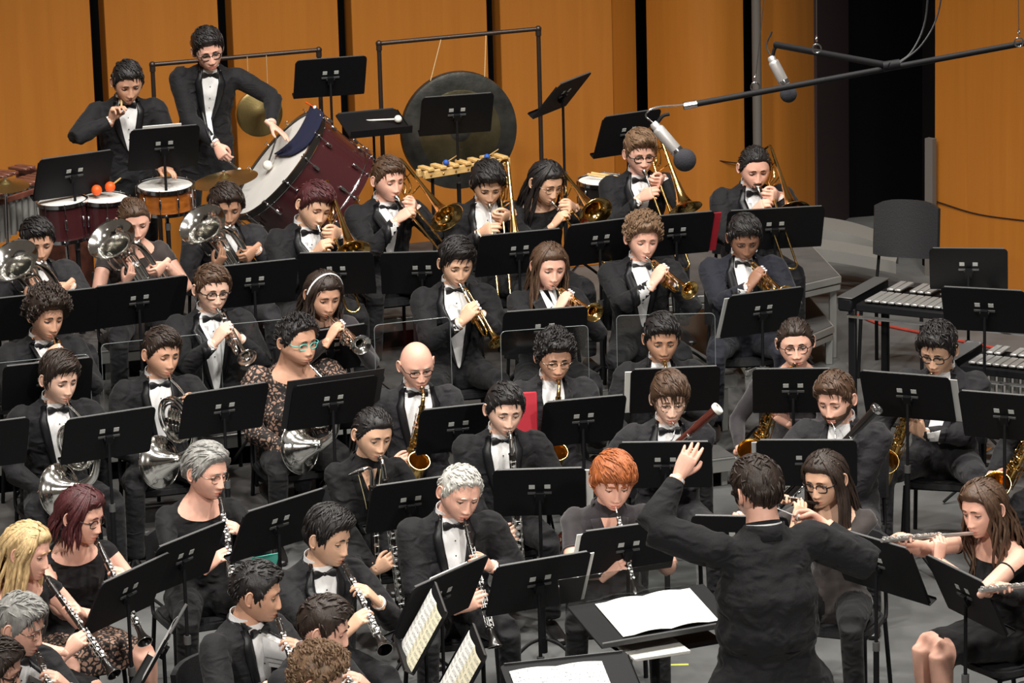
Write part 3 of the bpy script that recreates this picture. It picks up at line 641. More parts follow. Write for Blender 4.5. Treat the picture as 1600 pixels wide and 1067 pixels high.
    for side in 'RL':
        S, E, W, *_ = arms[side]; sl = s.get('sleeve', 'long')
        seg, cut = {'long': ('f', 0.90), 'short': ('u', 0.62), 'none': ('u', 0.16), 'elbow': ('u', 0.9), 'cap': ('u', 0.35)}[sl]
        A, B = (E, W) if seg == 'f' else (S, E); LN = np.linalg.norm(B-A); t = ((v-A)@(B-A))/(LN*LN)
        isl = np.array([names[i] == seg+side for i in lab]); sn = isl & (t > cut-0.002) & ~skinv
        proj[sn] = -((t[sn]-cut)*1.0)[:, None]*(B-A); skinv |= sn
        if seg == 'u': skinv |= np.array([names[i] == 'f'+side for i in lab])
    legl = np.array([names[i][0] in 'ts' for i in lab])
    if s.get('skirt'):
        cutk = s['skirt']
        for side in 'RL':
            J, Kn, An = legs[side]; isl = np.array([names[i] == 't'+side for i in lab]); t = ((v-J)@(Kn-J))/((Kn-J)@(Kn-J)); sn = isl & (t > cutk+0.02); proj[sn] = -((t[sn]-cutk-.02))[:, None]*(Kn-J); skinv |= sn; skinv |= np.array([names[i] == 's'+side for i in lab])
    # cloth folds: soft creases across sleeves, elbows, lap
    vn = v.copy(); cl = ~skinv
    off = rg.random()*40
    for i in np.where(cl)[0]:
        c = v[i]; q = 0.8-2.2*abs(noise.noise(Vector((c[0]*9+off, c[1]*9, c[2]*15))))+0.6*noise.noise(Vector((c[0]*26+off, c[1]*26, c[2]*34)))
        cen = cz(lv[i, 2]) if names[lab[i]] == 'body' else None
        dirn = nrm(c-cen) if cen is not None else nrm(c-((arms[names[lab[i]][1]][0] if names[lab[i]][0] == 'u' else arms[names[lab[i]][1]][1])) if names[lab[i]][0] in 'uf' else np.array([0, -.2, 1]))
        vn[i] = c+dirn*q*(0.009 if names[lab[i]] == 'body' else 0.0065)
    edge = np.zeros(len(v), bool)
    for q in f:
        k = [skinv[i] for i in q]
        if any(k) and not all(k):
            for i in q: edge[i] = True
    pj = edge & skinv & (np.linalg.norm(proj, axis=1) < 0.030)
    v = np.where(edge[:, None], v, vn); v[pj] += proj[pj]
    fa = {'skin': [], 'top': [], 'legs': []}
    for q in f:
        if all(skinv[i] for i in q): fa['skin'].append(q)
        elif sum(legl[i] for i in q) >= 3: fa['legs'].append(q)
        else: fa['top'].append(q)
    bvh = BVHTree.FromPolygons(v.tolist(), f)
    def sub(mbx, fl, m=0, mul=K, grow=0.0):
        if not fl: return
        ids = sorted({i for q in fl for i in q}); mp = {a: b for b, a in enumerate(ids)}
        mbx.add(v[ids]*mul, [tuple(mp[i] for i in q) for q in fl], m)
    skin = MB(); sub(skin, fa['skin'])
    if not s.get('nohead'):
        hm = MB(); make_head(hm, h); hm.xf(m4(Rh*HS, HC)); hm.v = [q*K for q in hm.v]; skin.add(*hm.arrays())
    for side in 'RL':
        if side in s.get('nohand', ''): continue
        S, E, W, RH, hv, hf = arms[side]; k = 0.93 if female else 1.0
        skin.add((hv*k@RH.T+W)*K, hf, 0)
        fd_ = nrm(W-E); skin.tube([(W-fd_*0.06)*K, (W)*K, (W+RH[:, 1]*0.012)*K], [.0275*K, .024*K, .022*K], 10, 0)
    root_o = link('person', skin.mesh('person', skin_mats(s['tone']), 0)); root_o.matrix_world = Mw
    tag(root_o, s['label'], 'person', s.get('group'))
    def drape(g):
        """g[nu][nv] = (x, z) in the torso frame, laid on the front of the chest; returns world-local points and offsets"""
        out = []
        for row in g:
            r = []
            for x, z, o in row:
                p0 = hip+RL@np.array([x, -0.6, z]); dr = RL@np.array([0, 1.0, 0]); hit = bvh.ray_cast(Vector(p0), Vector(dr), 0.75)
                y = hit[3]-0.6 if hit[0] is not None else -0.10
                r.append(hip+RL@np.array([x, y-o, z]))
            out.append(r)
        return np.array(out)
    cl1 = s.get('cloth', 'jacket')
    top = MB(); sub(top, fa['top'])
    topname = {'tux': 'jacket', 'jacket': 'jacket', 'scoop': 'dress' if s.get('skirt') else 'blouse', 'crew': 'blouse', 'offshoulder': 'dress', 'collar': 'blouse'}[outfit]
    if outfit in ('tux', 'jacket'):
        zt, zb = 0.530, s.get('button', 0.13); W0 = s.get('vw', 0.060)+.010
        wv = lambda f: W0*min(1, .66+1.6*f)*(1-f)**0.85+0.006
        sh_ = MB(); back = s.get('backview')
        if not back:
            g = []; NV = 14
            for i in range(7):
                u = -1+2*i/6; g.append([(u*(wv(j/NV)+0.004), zt-(zt-zb)*j/NV, 0.006) for j in range(NV+1)])
            sh_.grid(drape(g)*K, 0)
            for sx in (-1, 1):
                g = []
                for i in range(4):
                    fi = i/3; row = []
                    for j in range(NV+1):
                        f_ = j/NV; wd_ = 0.050*math.sin(PI*min(1, (0.18+f_*0.82)))**0.6*(1-0.15*f_); 
                        if f_ < 0.15: wd_ *= 0.75
                        row.append((sx*(wv(f_)+wd_*fi), zt+0.012-(zt+0.012-zb)*f_, 0.011+0.004*math.sin(PI*fi)))
                    g.append(row)
                gg = drape(g)*K; gg = gg[::-1] if sx > 0 else gg; top.grid(gg, 1, th=-0.004)
        # collars
        nb = NBs
        for (r0, z0, z1, m_, tgt) in ((neck_r+0.006, -0.022, 0.036 if not back else 0.012, 0, sh_), (neck_r+0.018, -0.045, 0.012, 1, top)):
            prof = []; n = 20; g = []
            for i in range(n+1):
                a = 2*PI*i/n; bk = 0.5-0.5*math.cos(a)   # a=0 front
                fr_ = 1-bk; zz1 = z1+0.012*bk-0.012*fr_-(0.05 if m_ == 1 else 0)*max(0, fr_-0.55)*2; zz0 = z0-0.015*fr_-(0.03 if m_ == 1 else 0)*fr_
                if m_ == 1: zz1 = min(zz1, 0.02)
                x, y = math.sin(a), -math.cos(a)
                g.append([nb+RL@np.array([x*(r0+0.012), y*(r0+0.012), zz0]), nb+RL@np.array([x*r0, y*r0, (zz0+zz1)/2]), nb+RL@np.array([x*(r0-0.004), y*(r0-0.004), zz1])])
            gg = np.array(g)
            if m_ == 1: gg = gg[4:-4]
            tgt.grid(gg*K, m_, th=0.003)
        for side in 'RL':
            S, E, W, *_ = arms[side]; dr = nrm(W-E); c = E+(W-E)*0.90
            sh_.tube([(c-dr*0.03)*K, (c+dr*0.018)*K], [0.036*K, 0.034*K], 14, 0)
            top.torus(c*K, 0.0365*K, 0.0035, dr, 16, 6, 0)
        if not back:
            for j in range(3):
                pt = drape([[(0, zt-0.10-0.075*j, 0.006)]])[0][0]*K; sh_.ball(pt, 0.0042, 8, 5, 1)
            for sx in (-1, 1):   # collar wings
                a0 = nb+RL@np.array([sx*0.010, -neck_r-0.012, -0.026]); sh_.add(np.array([a0, a0+RL@np.array([sx*0.030, 0.012, 0.012]), a0+RL@np.array([sx*0.030, -0.004, -0.028])])*K, [(0, 1, 2), (2, 1, 0)], 0)
        obj('shirt', sh_, ['shirt' if s.get('shirt', 1) == 1 else s['shirt'], 'bow'], root_o)
        if s.get('bow', outfit == 'tux') and not back:
            bt = MB(); c = (nb+RL@np.array([0, -neck_r-0.036, -0.026]))*K
            for sx in (-1, 1):
                g = []
                for a in np.linspace(0, 2*PI, 11)[:-1]:
                    g.append([c+RL@np.array([sx*(0.004+0.052*t), math.cos(a)*0.008*(0.6+t), math.sin(a)*(0.008+0.017*sstep(t, 0, .7)-0.004*(t > .95))])*K for t in (0, .25, .5, .75, 1.0)])
                g = np.array(g); bt.grid(g, 0, closeu=True); bt.add(g[:, -1], [tuple(range(10))])
            bt.box(c, (0.018, 0.020, 0.020), RL, 0, 0.005); obj('bow_tie', bt, 'bow', root_o)
        jm = [M[cl1], M['satin'] if outfit == 'tux' else M[cl1]]
        if s.get('flower'):
            fl = MB(); c = drape([[(0.10, 0.36, 0.012)]])[0][0]*K; fl.ball(c, 0.012, 10, 6, 0); obj('boutonniere', fl, 'pearl', root_o)
        obj('jacket', top, jm, root_o, 0)
    else:
        if outfit == 'collar':
            for sx in (-1, 1):
                g = []
                for i in range(3):
                    row = []
                    for j in range(7):
                        f_ = j/6; row.append((sx*(0.030+0.020*(1-f_)+0.045*(i/2)*(1-0.2*f_)), 0.475-0.115*f_-0.01*(i/2), 0.010))
                    g.append(row)
                gg = drape(g)*K; gg = gg[::-1] if sx > 0 else gg; top.grid(gg, 0, th=-0.004)
            vv = []
            for i in range(5): vv.append([((-1+i/2)*(0.045*(1-j/8)), 0.475-0.13*j/8, 0.0045) for j in range(9)])
            sk = MB(); sk.grid(drape(vv)*K, 0); v2, f2, m2 = sk.arrays(); vs0, fs0, ms0 = skin.arrays(); nk = MB(); nk.add(vs0, fs0, ms0); nk.add(v2, f2, m2)
            root_o.data = nk.mesh('person', skin_mats(s['tone']), 0)
            g = []
            for i in range(17):
                a = R_(70+i*220/16); x, y = math.sin(a), -math.cos(a); r0 = neck_r+0.012
                g.append([NBs+RL@np.array([x*(r0+0.022), y*(r0+0.022), -0.030]), NBs+RL@np.array([x*(r0+.012), y*(r0+.012), 0.0]), NBs+RL@np.array([x*r0, y*r0, 0.006])])
            top.grid(np.array(g)*K, 0, th=0.003)
        for side in 'RL':
            S, E, W, *_ = arms[side]; sl = s.get('sleeve', 'long'); k = (1+0.30*fat)*(0.86 if female else 1.0)
            if sl in ('short', 'elbow', 'cap'):
                cut = {'short': .62, 'elbow': .9, 'cap': .35}[sl]; top.torus((S+(E-S)*cut)*K, (0.054 if cut < .8 else .048)*k*K, 0.005, nrm(E-S), 18, 6, 0)
        m2 = [M[cl1], M['satin']]
        obj(topname, top, m2, root_o, 0)
        if s.get('lace'):
            pass
    tr = MB(); sub(tr, fa['legs'])
    if s.get('skirt'): obj('skirt', tr, s.get('skirtmat', cl1), root_o, 0)
    else: obj('trousers', tr, s.get('legmat', 'jacket' if cl1 != 'jacket2' else 'jacket2'), root_o, 0)
    sc_ = s.get('nofeet')
    if not sc_:
        for side in 'RL':
            J, Kn, An = legs[side]; shb = MB(); a = An-np.array([0, 0, .035])
            out = 0.02*(1 if side == 'L' else -1); Z0 = 0.0
            rr = [(a+[0, .045, -.022], .030, .032), (a+[0, .02, -.018], .036, .042), (a+[out*.5, -.05, -.026], .040, .032), (a+[out, -.11, -.034], .043, .022), (a+[out*1.3, -.165, -.038], .036, .018), (a+[out*1.4, -.195, -.040], .018, .012)]
            loft(shb, [(c*K, rx*K, min(rz*K, c[2]*K-0.001), np.stack([[1, 0, 0], [0, 0, 1], [0, -1, 0]], 1)) for c, rx, rz in rr], 12)
            obj('shoe', shb, 'shoe', root_o, 0)
    if s.get('hair') and not s.get('nohead'):
        hb_ = MB(); st = s['hair']; make_hair(hb_, h, st, rg); 
        br = MB(); make_brows(br, h, st.get('brow', 1.0)); hb_.add(*br.arrays())
        hb_.xf(m4(Rh*HS, HC)); hb_.v = [q*K for q in hb_.v]; obj('hair', hb_, hair_mat(st['col']), root_o, 0)
        if st.get('beard'):
            bd = MB(); make_beard(bd, h, st['beard']); bd.xf(m4(Rh*HS, HC)); bd.v = [q*K for q in bd.v]; obj('beard', bd, hair_mat(st['col']), root_o, 0)
        if st.get('band'):
            tb = MB(); pts = []
            for a in np.linspace(-82, 82, 25):
                d = nrm([math.sin(R_(a)), -0.12, math.cos(R_(a))]); p_, n_, m_, t_ = cap_pts(d[None, :], h, st); pts.append((p_+n_*(t_[0]+0.006))[0])
            tb.tube(pts, 0.006, 6, 0, flat=0.5); tb.xf(m4(Rh*HS, HC)); tb.v = [q*K for q in tb.v]; obj('headband', tb, 'pearl', root_o)
    if s.get('glasses'):
        gm, ln = make_glasses(root_o, h, s['glasses'], Rh, HC, K)
        for q in (gm, ln): q.xf(m4(Rh*HS, HC)); q.v = [w*K for w in q.v]
        go = obj('glasses', gm, s.get('gmat', 'frame'), root_o, 0); obj('lenses', ln, 'lens', go, 0)
    s['arms'] = arms; s['K_'] = K; s['obj'] = root_o; s['drape'] = drape; s['hipL'] = hip*K
    if s.get('extra'): s['extra'](s, root_o)
    return root_o
# ================================================================= instruments (each in its own frame, mouth at the origin, player facing -Y)
LIB = {}
def lib(k, parts, grasps): LIB[k] = ([(n, mb.mesh(n, mt, 35), [(n2, mb2.mesh(n2, mt2, 35)) for n2, mb2, mt2 in ch]) for n, mb, mt, ch in parts], grasps)
def flare(path, radii, n=24, mb=None, m=0, rim=True):
    mb = mb or MB(); pts = cat(np.column_stack([np.array(path, float), np.array(radii, float)]), 6); mb.tube(pts[:, :3], np.maximum(pts[:, 3], .003), n, m, False)
    # inner wall, so that the bell is a shell seen from both sides
    k = int(len(pts)*0.45); t = np.gradient(pts[:, :3], axis=0)[-1]
    mb.tube(pts[k:, :3], np.maximum(pts[k:, 3]*0.965-0.0006, .002), n, m, False)
    if rim: mb.torus(pts[-1, :3], pts[-1, 3]*0.99, max(0.0018, pts[-1, 3]*0.022), nrm(t), 32, 6, m)
    return mb
def build_lib():
    for k, mt, mt2 in (('trumpet_gold', 'brass', 'silver'), ('trumpet_silver', 'silver', 'silver')):
        bell = flare([(.018, -.20, -.05), (.028, -.09, -.056), (.030, -.045, -.050), (.030, -.025, -.028), (.030, -.045, -.006), (.030, -.09, 0), (.030, -.28, 0), (.030, -.37, 0), (.030, -.43, 0), (.030, -.468, 0), (.030, -.487, 0)],
                     [.006, .006, .006, .006, .006, .0062, .0078, .011, .0175, .032, .062])
        mp = MB().lathe([(.0, .004), (.008, .003), (.0125, 0), (.0135, .002), (.013, .008), (.008, .020), (.0055, .028), (.005, .085)], ax=(0, -1, 0), n=14)
        tb = MB().tube(cat([(0, -.07, 0), (0, -.20, 0), (0, -.355, 0), (0, -.392, -.010), (0, -.403, -.029), (0, -.392, -.048), (0, -.355, -.058), (0, -.25, -.058)], 5), .0062, 10)
        tb.tube([(0, -.30, 0), (0, -.352, 0)], .0078, 10); tb.tube([(0, -.30, -.058), (0, -.352, -.058)], .0078, 10)
        tb.cyl((0, -.10, 0), (.030, -.10, 0), .003, 6); tb.cyl((0, -.30, 0), (.030, -.30, 0), .003, 6); tb.cyl((0, -.31, 0), (0, -.31, -.058), .003, 6)
        tb.tube(cat([(.012, -.19, -.075), (-.03, -.185, -.075), (-.045, -.185, -.07), (-.045, -.185, -.05), (-.03, -.185, -.045), (.01, -.19, -.045)], 3), .005, 8)
        tb.tube(cat([(.012, -.245, -.075), (.015, -.33, -.082), (.015, -.35, -.072), (.015, -.33, -.060), (.012, -.245, -.060)], 3), .005, 8)
        parts = [('bell', bell, mt, []), ('tubing', tb, mt, []), ('mouthpiece', mp, mt2, [])]
        for i in range(3):
            y = -.190-.0265*i; vb = MB().cyl((.012, y, -.088), (.012, y, .014), .0108, 12); vb.cyl((.012, y, -.096), (.012, y, -.088), .0125, 12); vb.cyl((.012, y, .010), (.012, y, .020), .0122, 12)
            bt = MB().cyl((.012, y, .02), (.012, y, .040), .003, 6); bt.cyl((.012, y, .040), (.012, y, .045), .0085, 12); parts.append(('valve', vb, mt, [('finger_button', bt, 'pearl')]))
        lib(k, parts, {'L': ((.02, -.215, -.045), (-.45, -.45, .75), (-.1, .8, .5), 'wrap'), 'R': ((.010, -.215, .022), (.55, .22, .78), (-.3, .88, -.1), 'keys')})
    for k, ext in (('trombone', 0.0), ('trombone_out', 0.16)):
        sl = MB(); a, b = (0, -.10, 0), (.082, -.10, 0); e = -.70-ext
        for x in (0, .082): sl.tube([(x, -.13-ext, 0), (x, e, 0)], .0075, 10)
        sl.tube(cat([(0, e, 0), (0, e-.03, 0), (.02, e-.055, 0), (.041, e-.062, 0), (.062, e-.055, 0), (.082, e-.03, 0), (.082, e, 0)], 4), .0078, 10)
        sl.cyl((0, -.16-ext, 0), (.082, -.16-ext, 0), .004, 6)
        inn = MB()
        for x in (0, .082): inn.tube([(x, -.05, 0), (x, -.30-ext, 0)], .0062, 10)
        inn.cyl((0, -.085, 0), (.082, -.085, 0), .005, 8); inn.cyl((0, -.06, 0), (0, -.10, 0), .010, 10); inn.cyl((.082, -.06, 0), (.082, -.10, 0), .010, 10)
        mp = MB().lathe([(.0, .004), (.012, .002), (.0185, 0), (.0195, .003), (.018, .014), (.010, .032), (.007, .040), (.0065, .085)], ax=(0, -1, 0), n=16)
        tb = MB().tube(cat([(.082, -.06, 0), (.082, .06, .01), (.085, .20, .02), (.088, .245, .028), (.100, .268, .060), (.120, .268, .095), (.130, .245, .122), (.132, .20, .130)], 5), np.interp(np.linspace(0, 1, 36), [0, 1], [.0075, .011]), 10)
        tb.tube([(.084, .12, .012), (.086, .19, .019)], .011, 10)
        bell = flare([(.132, .20, .130), (.132, .05, .128), (.132, -.12, .124), (.132, -.24, .122), (.132, -.31, .120), (.132, -.355, .119), (.132, -.378, .118)], [.011, .0125, .017, .028, .046, .074, .118], 28)
        br = MB().cyl((.083, .10, .012), (.132, .10, .128), .004, 6); br.cyl((.083, -.03, .004), (.132, -.03, .126), .004, 6)
        wr = MB().tube(cat([(.083, .02, .01), (.10, .06, .04), (.105, .16, .05), (.12, .18, .07), (.12, .10, .08), (.11, .02, .06), (.09, .0, .03)], 4), .0065, 8)
        lib(k, [('bell', bell, 'brass', []), ('tuning_slide', tb, 'brass', []), ('hand_slide', sl, 'brass', []), ('inner_slide', inn, 'chrome', []), ('mouthpiece', mp, 'silver', []), ('brace', br, 'brass', []), ('attachment_loop', wr, 'brass', [])],
            {'L': ((.045, -.095, .005), (-.75, -.55, .55), (-.2, .3, 1), 'wrap'), 'R': ((.035, -.165-ext, 0), (.55, -.1, .85), (0, 1, 0), 'pinch')})
    # euphonium: frame with the bell axis along +Z, mouth at m
    m = np.array((.075, .175, -.265)); S = lambda pts: [tuple(np.array(q)-m) for q in pts]
    bell = flare(S([(.0, 0, -.50), (0, 0, -.40), (0, 0, -.28), (0, 0, -.17), (0, 0, -.085), (0, 0, -.035), (0, 0, 0)]), [.037, .042, .048, .058, .078, .110, .160], 32)
    bow = MB().tube(cat(S([(0, 0, -.50), (.005, .0, -.56), (.045, .01, -.61), (.10, .01, -.60), (.135, .01, -.54), (.14, .01, -.44), (.14, .02, -.26), (.125, .03, -.16), (.09, .04, -.125), (.055, .05, -.15), (.05, .055, -.25), (.05, .055, -.42)]), 5), np.interp(np.linspace(0, 1, 56), [0, .3, .6, 1], [.037, .031, .022, .010]), 14)
    tub = MB()
    for dx in (0, .02): tub.tube(cat(S([(.02+dx, -.055, -.22), (.02+dx, -.06, -.12-dx), (.06+dx, -.06, -.10-dx), (.09+dx*.5, -.06, -.14), (.09+dx*.5, -.06, -.36), (.06+dx, -.06, -.40), (.03+dx, -.06, -.38)]), 4), .0085, 8)
    tub.tube(cat(S([(.04, .02, -.30), (-.065, -.02, -.28), (-.085, -.02, -.22), (-.085, -.02, -.14), (-.06, -.02, -.10), (-.03, -.05, -.12)]), 4), .0085, 8)
    lead = MB().tube(cat(S([tuple(m+np.array([0, -.06, -.005])), (.09, .07, -.10), (.09, .03, -.14), (.075, -.03, -.20)]), 5), .007, 8)
    mp = MB().lathe([(.0, .004), (.012, .002), (.0185, 0), (.0195, .003), (.018, .014), (.010, .032), (.007, .040), (.0065, .075)], ax=(0, -1, -.05), n=16)
    parts = [('bell', bell, 'silver', []), ('bottom_bow', bow, 'silver', []), ('tubing', tub, 'silver', []), ('leadpipe', lead, 'silver', []), ('mouthpiece', mp, 'silver', [])]
    for i in range(3):
        o = np.array(S([(.035+.027*i, -.065, -.36)])[0]); vb = MB().cyl(o, o+[0, 0, .13], .0125, 12); vb.cyl(o+[0, 0, .125], o+[0, 0, .135], .0145, 12); vb.cyl(o+[0, 0, -.01], o, .0145, 12)
        bt = MB().cyl(o+[0, 0, .135], o+[0, 0, .155], .003, 6); bt.cyl(o+[0, 0, .155], o+[0, 0, .161], .0105, 12); parts.append(('valve', vb, 'silver', [('finger_button', bt, 'pearl')]))
    lib('euphonium', parts, {'R': (tuple(np.array((.05, -.075, -.20))-m), (.75, .35, .45), (.5, .1, .8), 'keys'), 'L': (tuple(np.array((.12, -.02, -.38))-m), (-.5, -.75, .2), (0, 0, 1), 'wrap')})
    # french horn
    c = np.array((-.010, -.235, -.225)); pn = nrm((.80, .52, .12)); U = nrm(np.cross(pn, (0, 0, 1))); V = np.cross(pn, U)
    circ = lambda R, a0, a1, off=0, n=26: [c+pn*off+R*(U*math.cos(a)+V*math.sin(a)) for a in np.linspace(a0, a1, n)]
    coil = MB()
    for R, o, r in ((.135, 0, .0075), (.118, .014, .007), (.135, .026, .009), (.100, .008, .006)): coil.tube(circ(R, 0, 2*PI, o), r, 8, 0, False)
    for k2 in range(4):
        q = c+U*(.028*(k2-1.5))+V*.02; coil.tube(cat([q+pn*.02+V*.02, q+V*.06+pn*.02, q+V*.085, q+V*.06-pn*.012+U*.01, q+V*.01], 3), .006, 7)
        coil.tube(cat([q-V*.02, q-V*.07+pn*.02, q-V*.085+pn*.01+U*.008, q-V*.05, q-V*.01], 3), .006, 7)
    rot = []
    for k2 in range(4):
        q = c+U*(.036*(k2-1.5))+V*.005; rb = MB().cyl(q-pn*.012, q+pn*.030, .0165, 14); rb.cyl(q+pn*.03, q+pn*.034, .011, 12); rot.append(('rotary_valve', rb, 'silver', []))
    lead = MB().tube(cat([(0, -.065, -.02), (.04, -.12, -.06), (.06, -.17, -.10), tuple(c+.135*(U*math.cos(4.2)+V*math.sin(4.2)))], 5), .0055, 8)
    mp = MB().lathe([(.0, .004), (.007, .002), (.0098, 0), (.0105, .003), (.008, .016), (.0045, .040), (.0045, .070)], ax=(0, -.95, -.3), n=14)
    bell = flare([(.07, -.33, -.12), (.10, -.39, -.23), (.08, -.38, -.36), (.02, -.33, -.43), (-.03, -.315, -.445), (-.070, -.285, -.458), (-.094, -.258, -.466), (-.108, -.240, -.471)], [.011, .016, .024, .034, .050, .078, .115, .158], 34)
    keys = MB()
    for k2 in range(4): q = c+U*(.10)+V*(.03*(k2-1.5))+pn*.04; keys.tube([q, q+U*.03+pn*.01], .004, 6); keys.box(q+U*.04+pn*.012, (.018, .018, .004), None, 0, .001)
    lib('french_horn', [('bell', bell, 'silver', []), ('coils', coil, 'silver', []), ('leadpipe', lead, 'silver', []), ('mouthpiece', mp, 'silver', []), ('key_levers', keys, 'silver', [])]+rot,
        {'L': ((.075, -.235, -.125), (-.55, -.75, .35), (-.3, .2, .9), 'keys'), 'R': ((-.085, -.245, -.455), (.55, -.75, .3), (-.1, .3, .9), 'relax')})
    def keyrow(mb, path, r, pitchs, side, cup=.007, m=0):
        """pad cups and rods along a straight tube between path[0] and path[1], standing off on direction side"""
        a, b = np.array(path[0], float), np.array(path[1], float); t = nrm(b-a); s1 = nrm(side); s2 = np.cross(t, s1)
        for o in (.55, -.75): mb.tube([a+s1*(r+.004)+s2*r*o, b+s1*(r+.004)+s2*r*o], .0016, 5, m)
        for i, f in enumerate(pitchs):
            q = a+(b-a)*f; sd = s2*(r*.9)*((-1)**i)*(.55 if i % 3 else 1.1); c = q+s1*(r+.003)+sd*.6
            mb.cyl(c, c+s1*.004, cup*(0.8+0.35*((i*37) % 5)/4), 10, m); mb.tube([c+s1*.004, q+s1*(r+.006)-sd*.7, q+s1*(r+.004)-sd], .0014, 5, m)
        for f in (.02, .5, .98): q = a+(b-a)*f; mb.cyl(q+s2*r*.8, q+s2*r*.8+s1*(r+.006), .0018, 5, m); mb.cyl(q-s2*r*.8, q-s2*r*.8+s1*(r+.006), .0018, 5, m)
    # clarinet along -Y
    def tubeY(prof, n=16): return MB().lathe([(r, y) for y, r in prof], ax=(0, -1, 0), n=n, cap=True)
    mp = tubeY([(-.005, .004), (.01, .006), (.05, .0115), (.075, .0125), (.08, .0115)]); lg = MB().torus((0, -.040, 0), .0115, .0028, (0, 1, 0), 16, 6)
    up = tubeY([(.08, .0150), (.145, .0155), (.1455, .0138), (.37, .0138)]); lo = tubeY([(.37, .0150), (.385, .0148), (.59, .0152), (.592, .0165)])
    be = MB().lathe([(.0165, .592), (.0165, .61), (.0185, .63), (.023, .65), (.032, .672), (.041, .688), (.041, .690), (.036, .690), (.020, .64)], ax=(0, -1, 0), n=24)
    rings = MB()
    for y, r in ((.080, .0158), (.145, .0160), (.372, .0160), (.592, .0172), (.689, .0412)): rings.torus((0, -y, 0), r-.001, .0016, (0, 1, 0), 20, 6)
    kw = MB(); keyrow(kw, ((0, -.16, 0), (0, -.36, 0)), .0138, np.linspace(.05, .95, 10), (0, 0, 1), .0062); keyrow(kw, ((0, -.39, 0), (0, -.585, 0)), .0148, np.linspace(.05, .95, 9), (0, 0, 1), .0080)
    keyrow(kw, ((0, -.20, 0), (0, -.34, 0)), .0138, np.linspace(.1, .9, 4), (1, 0, .2), .0055); keyrow(kw, ((0, -.44, 0), (0, -.58, 0)), .0148, np.linspace(.1, .9, 5), (-1, 0, .2), .0075)
    lib('clarinet', [('mouthpiece', mp, 'grenadilla', [('ligature', lg, 'silver')]), ('upper_joint', up, 'grenadilla', []), ('lower_joint', lo, 'grenadilla', []), ('bell', be, 'grenadilla', []), ('rings', rings, 'silver', []), ('keywork', kw, 'silver_soft', [])],
        {'L': ((0, -.24, 0), (-.60, .12, .75), (0, 1, .1), 'keys'), 'R': ((0, -.43, 0), (.60, .12, .75), (0, 1, .1), 'keys')})
    mp = tubeY([(-.004, .0035), (.02, .0022), (.03, .0030), (.055, .0035)]); up = tubeY([(.05, .0085), (.06, .0100), (.28, .0105)]); lo = tubeY([(.28, .0120), (.30, .0112), (.50, .0120)])
    be = MB().lathe([(.012, .50), (.014, .53), (.019, .56), (.021, .585), (.018, .60), (.012, .60)], ax=(0, -1, 0), n=20)
    kw = MB(); keyrow(kw, ((0, -.08, 0), (0, -.27, 0)), .0102, np.linspace(.05, .95, 11), (0, 0, 1), .0058); keyrow(kw, ((0, -.30, 0), (0, -.50, 0)), .0115, np.linspace(.05, .95, 10), (0, 0, 1), .0068)
    lib('oboe', [('reed', mp, 'pearl', []), ('upper_joint', up, 'grenadilla', []), ('lower_joint', lo, 'grenadilla', []), ('bell', be, 'grenadilla', []), ('keywork', kw, 'silver_soft', [])],
        {'L': ((0, -.19, 0), (-.60, .12, .75), (0, 1, .1), 'keys'), 'R': ((0, -.37, 0), (.60, .12, .75), (0, 1, .1), 'keys')})
    # flutes: along -Y, blown from the side; far end towards -Y
    for k, L, r, mt in (('flute', .63, .0105, 'silver_soft'), ('piccolo', .30, .0078, 'grenadilla')):
        hj = MB().lathe([(0, -.050), (r, -.050), (r, -.040), (r*.92, -.038), (r*.95, .10), (r*.98, L*.30)], ax=(0, -1, 0), n=14); lp = MB().ball((0, 0, r*.75), .013, 12, 8, 0, (.8, 1.25, .35))
        bd = MB().lathe([(r*1.12, L*.30), (r*1.12, L*.33), (r, L*.335), (r, L*.86), (r*1.12, L*.862), (r*1.1, L*.875), (r, L*.88), (r, L), (0, L)], ax=(0, -1, 0), n=14)
        kw = MB(); keyrow(kw, ((0, -L*.36, 0), (0, -L*.84, 0)), r, np.linspace(.03, .97, 13 if k == 'flute' else 10), (0, 0, 1), r*.80); keyrow(kw, ((0, -L*.87, 0), (0, -L*.98, 0)), r, (.1, .5, .9), (0, 0, 1), r*.8)
        lib(k, [('head_joint', hj, mt, [('lip_plate', lp, mt)]), ('body', bd, mt, []), ('keywork', kw, 'silver_soft', [])],
            {'L': ((0, -L*.40, 0), (-.15, .25, .9), (0, 1, 0), 'keys'), 'R': ((0, -L*.72, 0), (.75, .05, .6), (0, 1, 0), 'keys')})
    # saxophones
    for k, q, mt in (('alto_sax', 1.0, 'brass'), ('tenor_sax', 1.28, 'brass')):
        Q = lambda pts: [tuple(np.array(p_)*q) for p_ in pts]
        mp = MB().lathe([(.004, -.004), (.007, .01), (.012, .05), (.0125, .075)], ax=(0, -1, .05), n=14, cap=True); lg = MB().torus((0, -.045, .002), .0125, .003, (0, 1, 0), 14, 6)
        nk = MB().tube(cat([(0, -.055, .003)]+Q([(0, -.11, .008), (-.002, -.150, -.012), (-.004, -.166, -.055)]), 6), np.linspace(.0085, .0125*q, 19), 12)
        top, bot = np.array(Q([(-.004, -.168, -.06)])[0]), np.array(Q([(-.045, -.215, -.50)])[0])
        body = MB().tube(np.linspace(top, bot, 14), np.linspace(.0135, .031, 14)*q, 18); body.tube([top-[0, 0, -.005], top-[0, 0, .02]], .017*q, 14)
        bow = MB().tube(cat([tuple(bot)]+Q([(-.047, -.222, -.545), (-.040, -.255, -.575), (-.030, -.292, -.560), (-.022, -.308, -.515)]), 5), np.interp(np.linspace(0, 1, 21), [0, 1], [.031*q, .037*q]), 18)
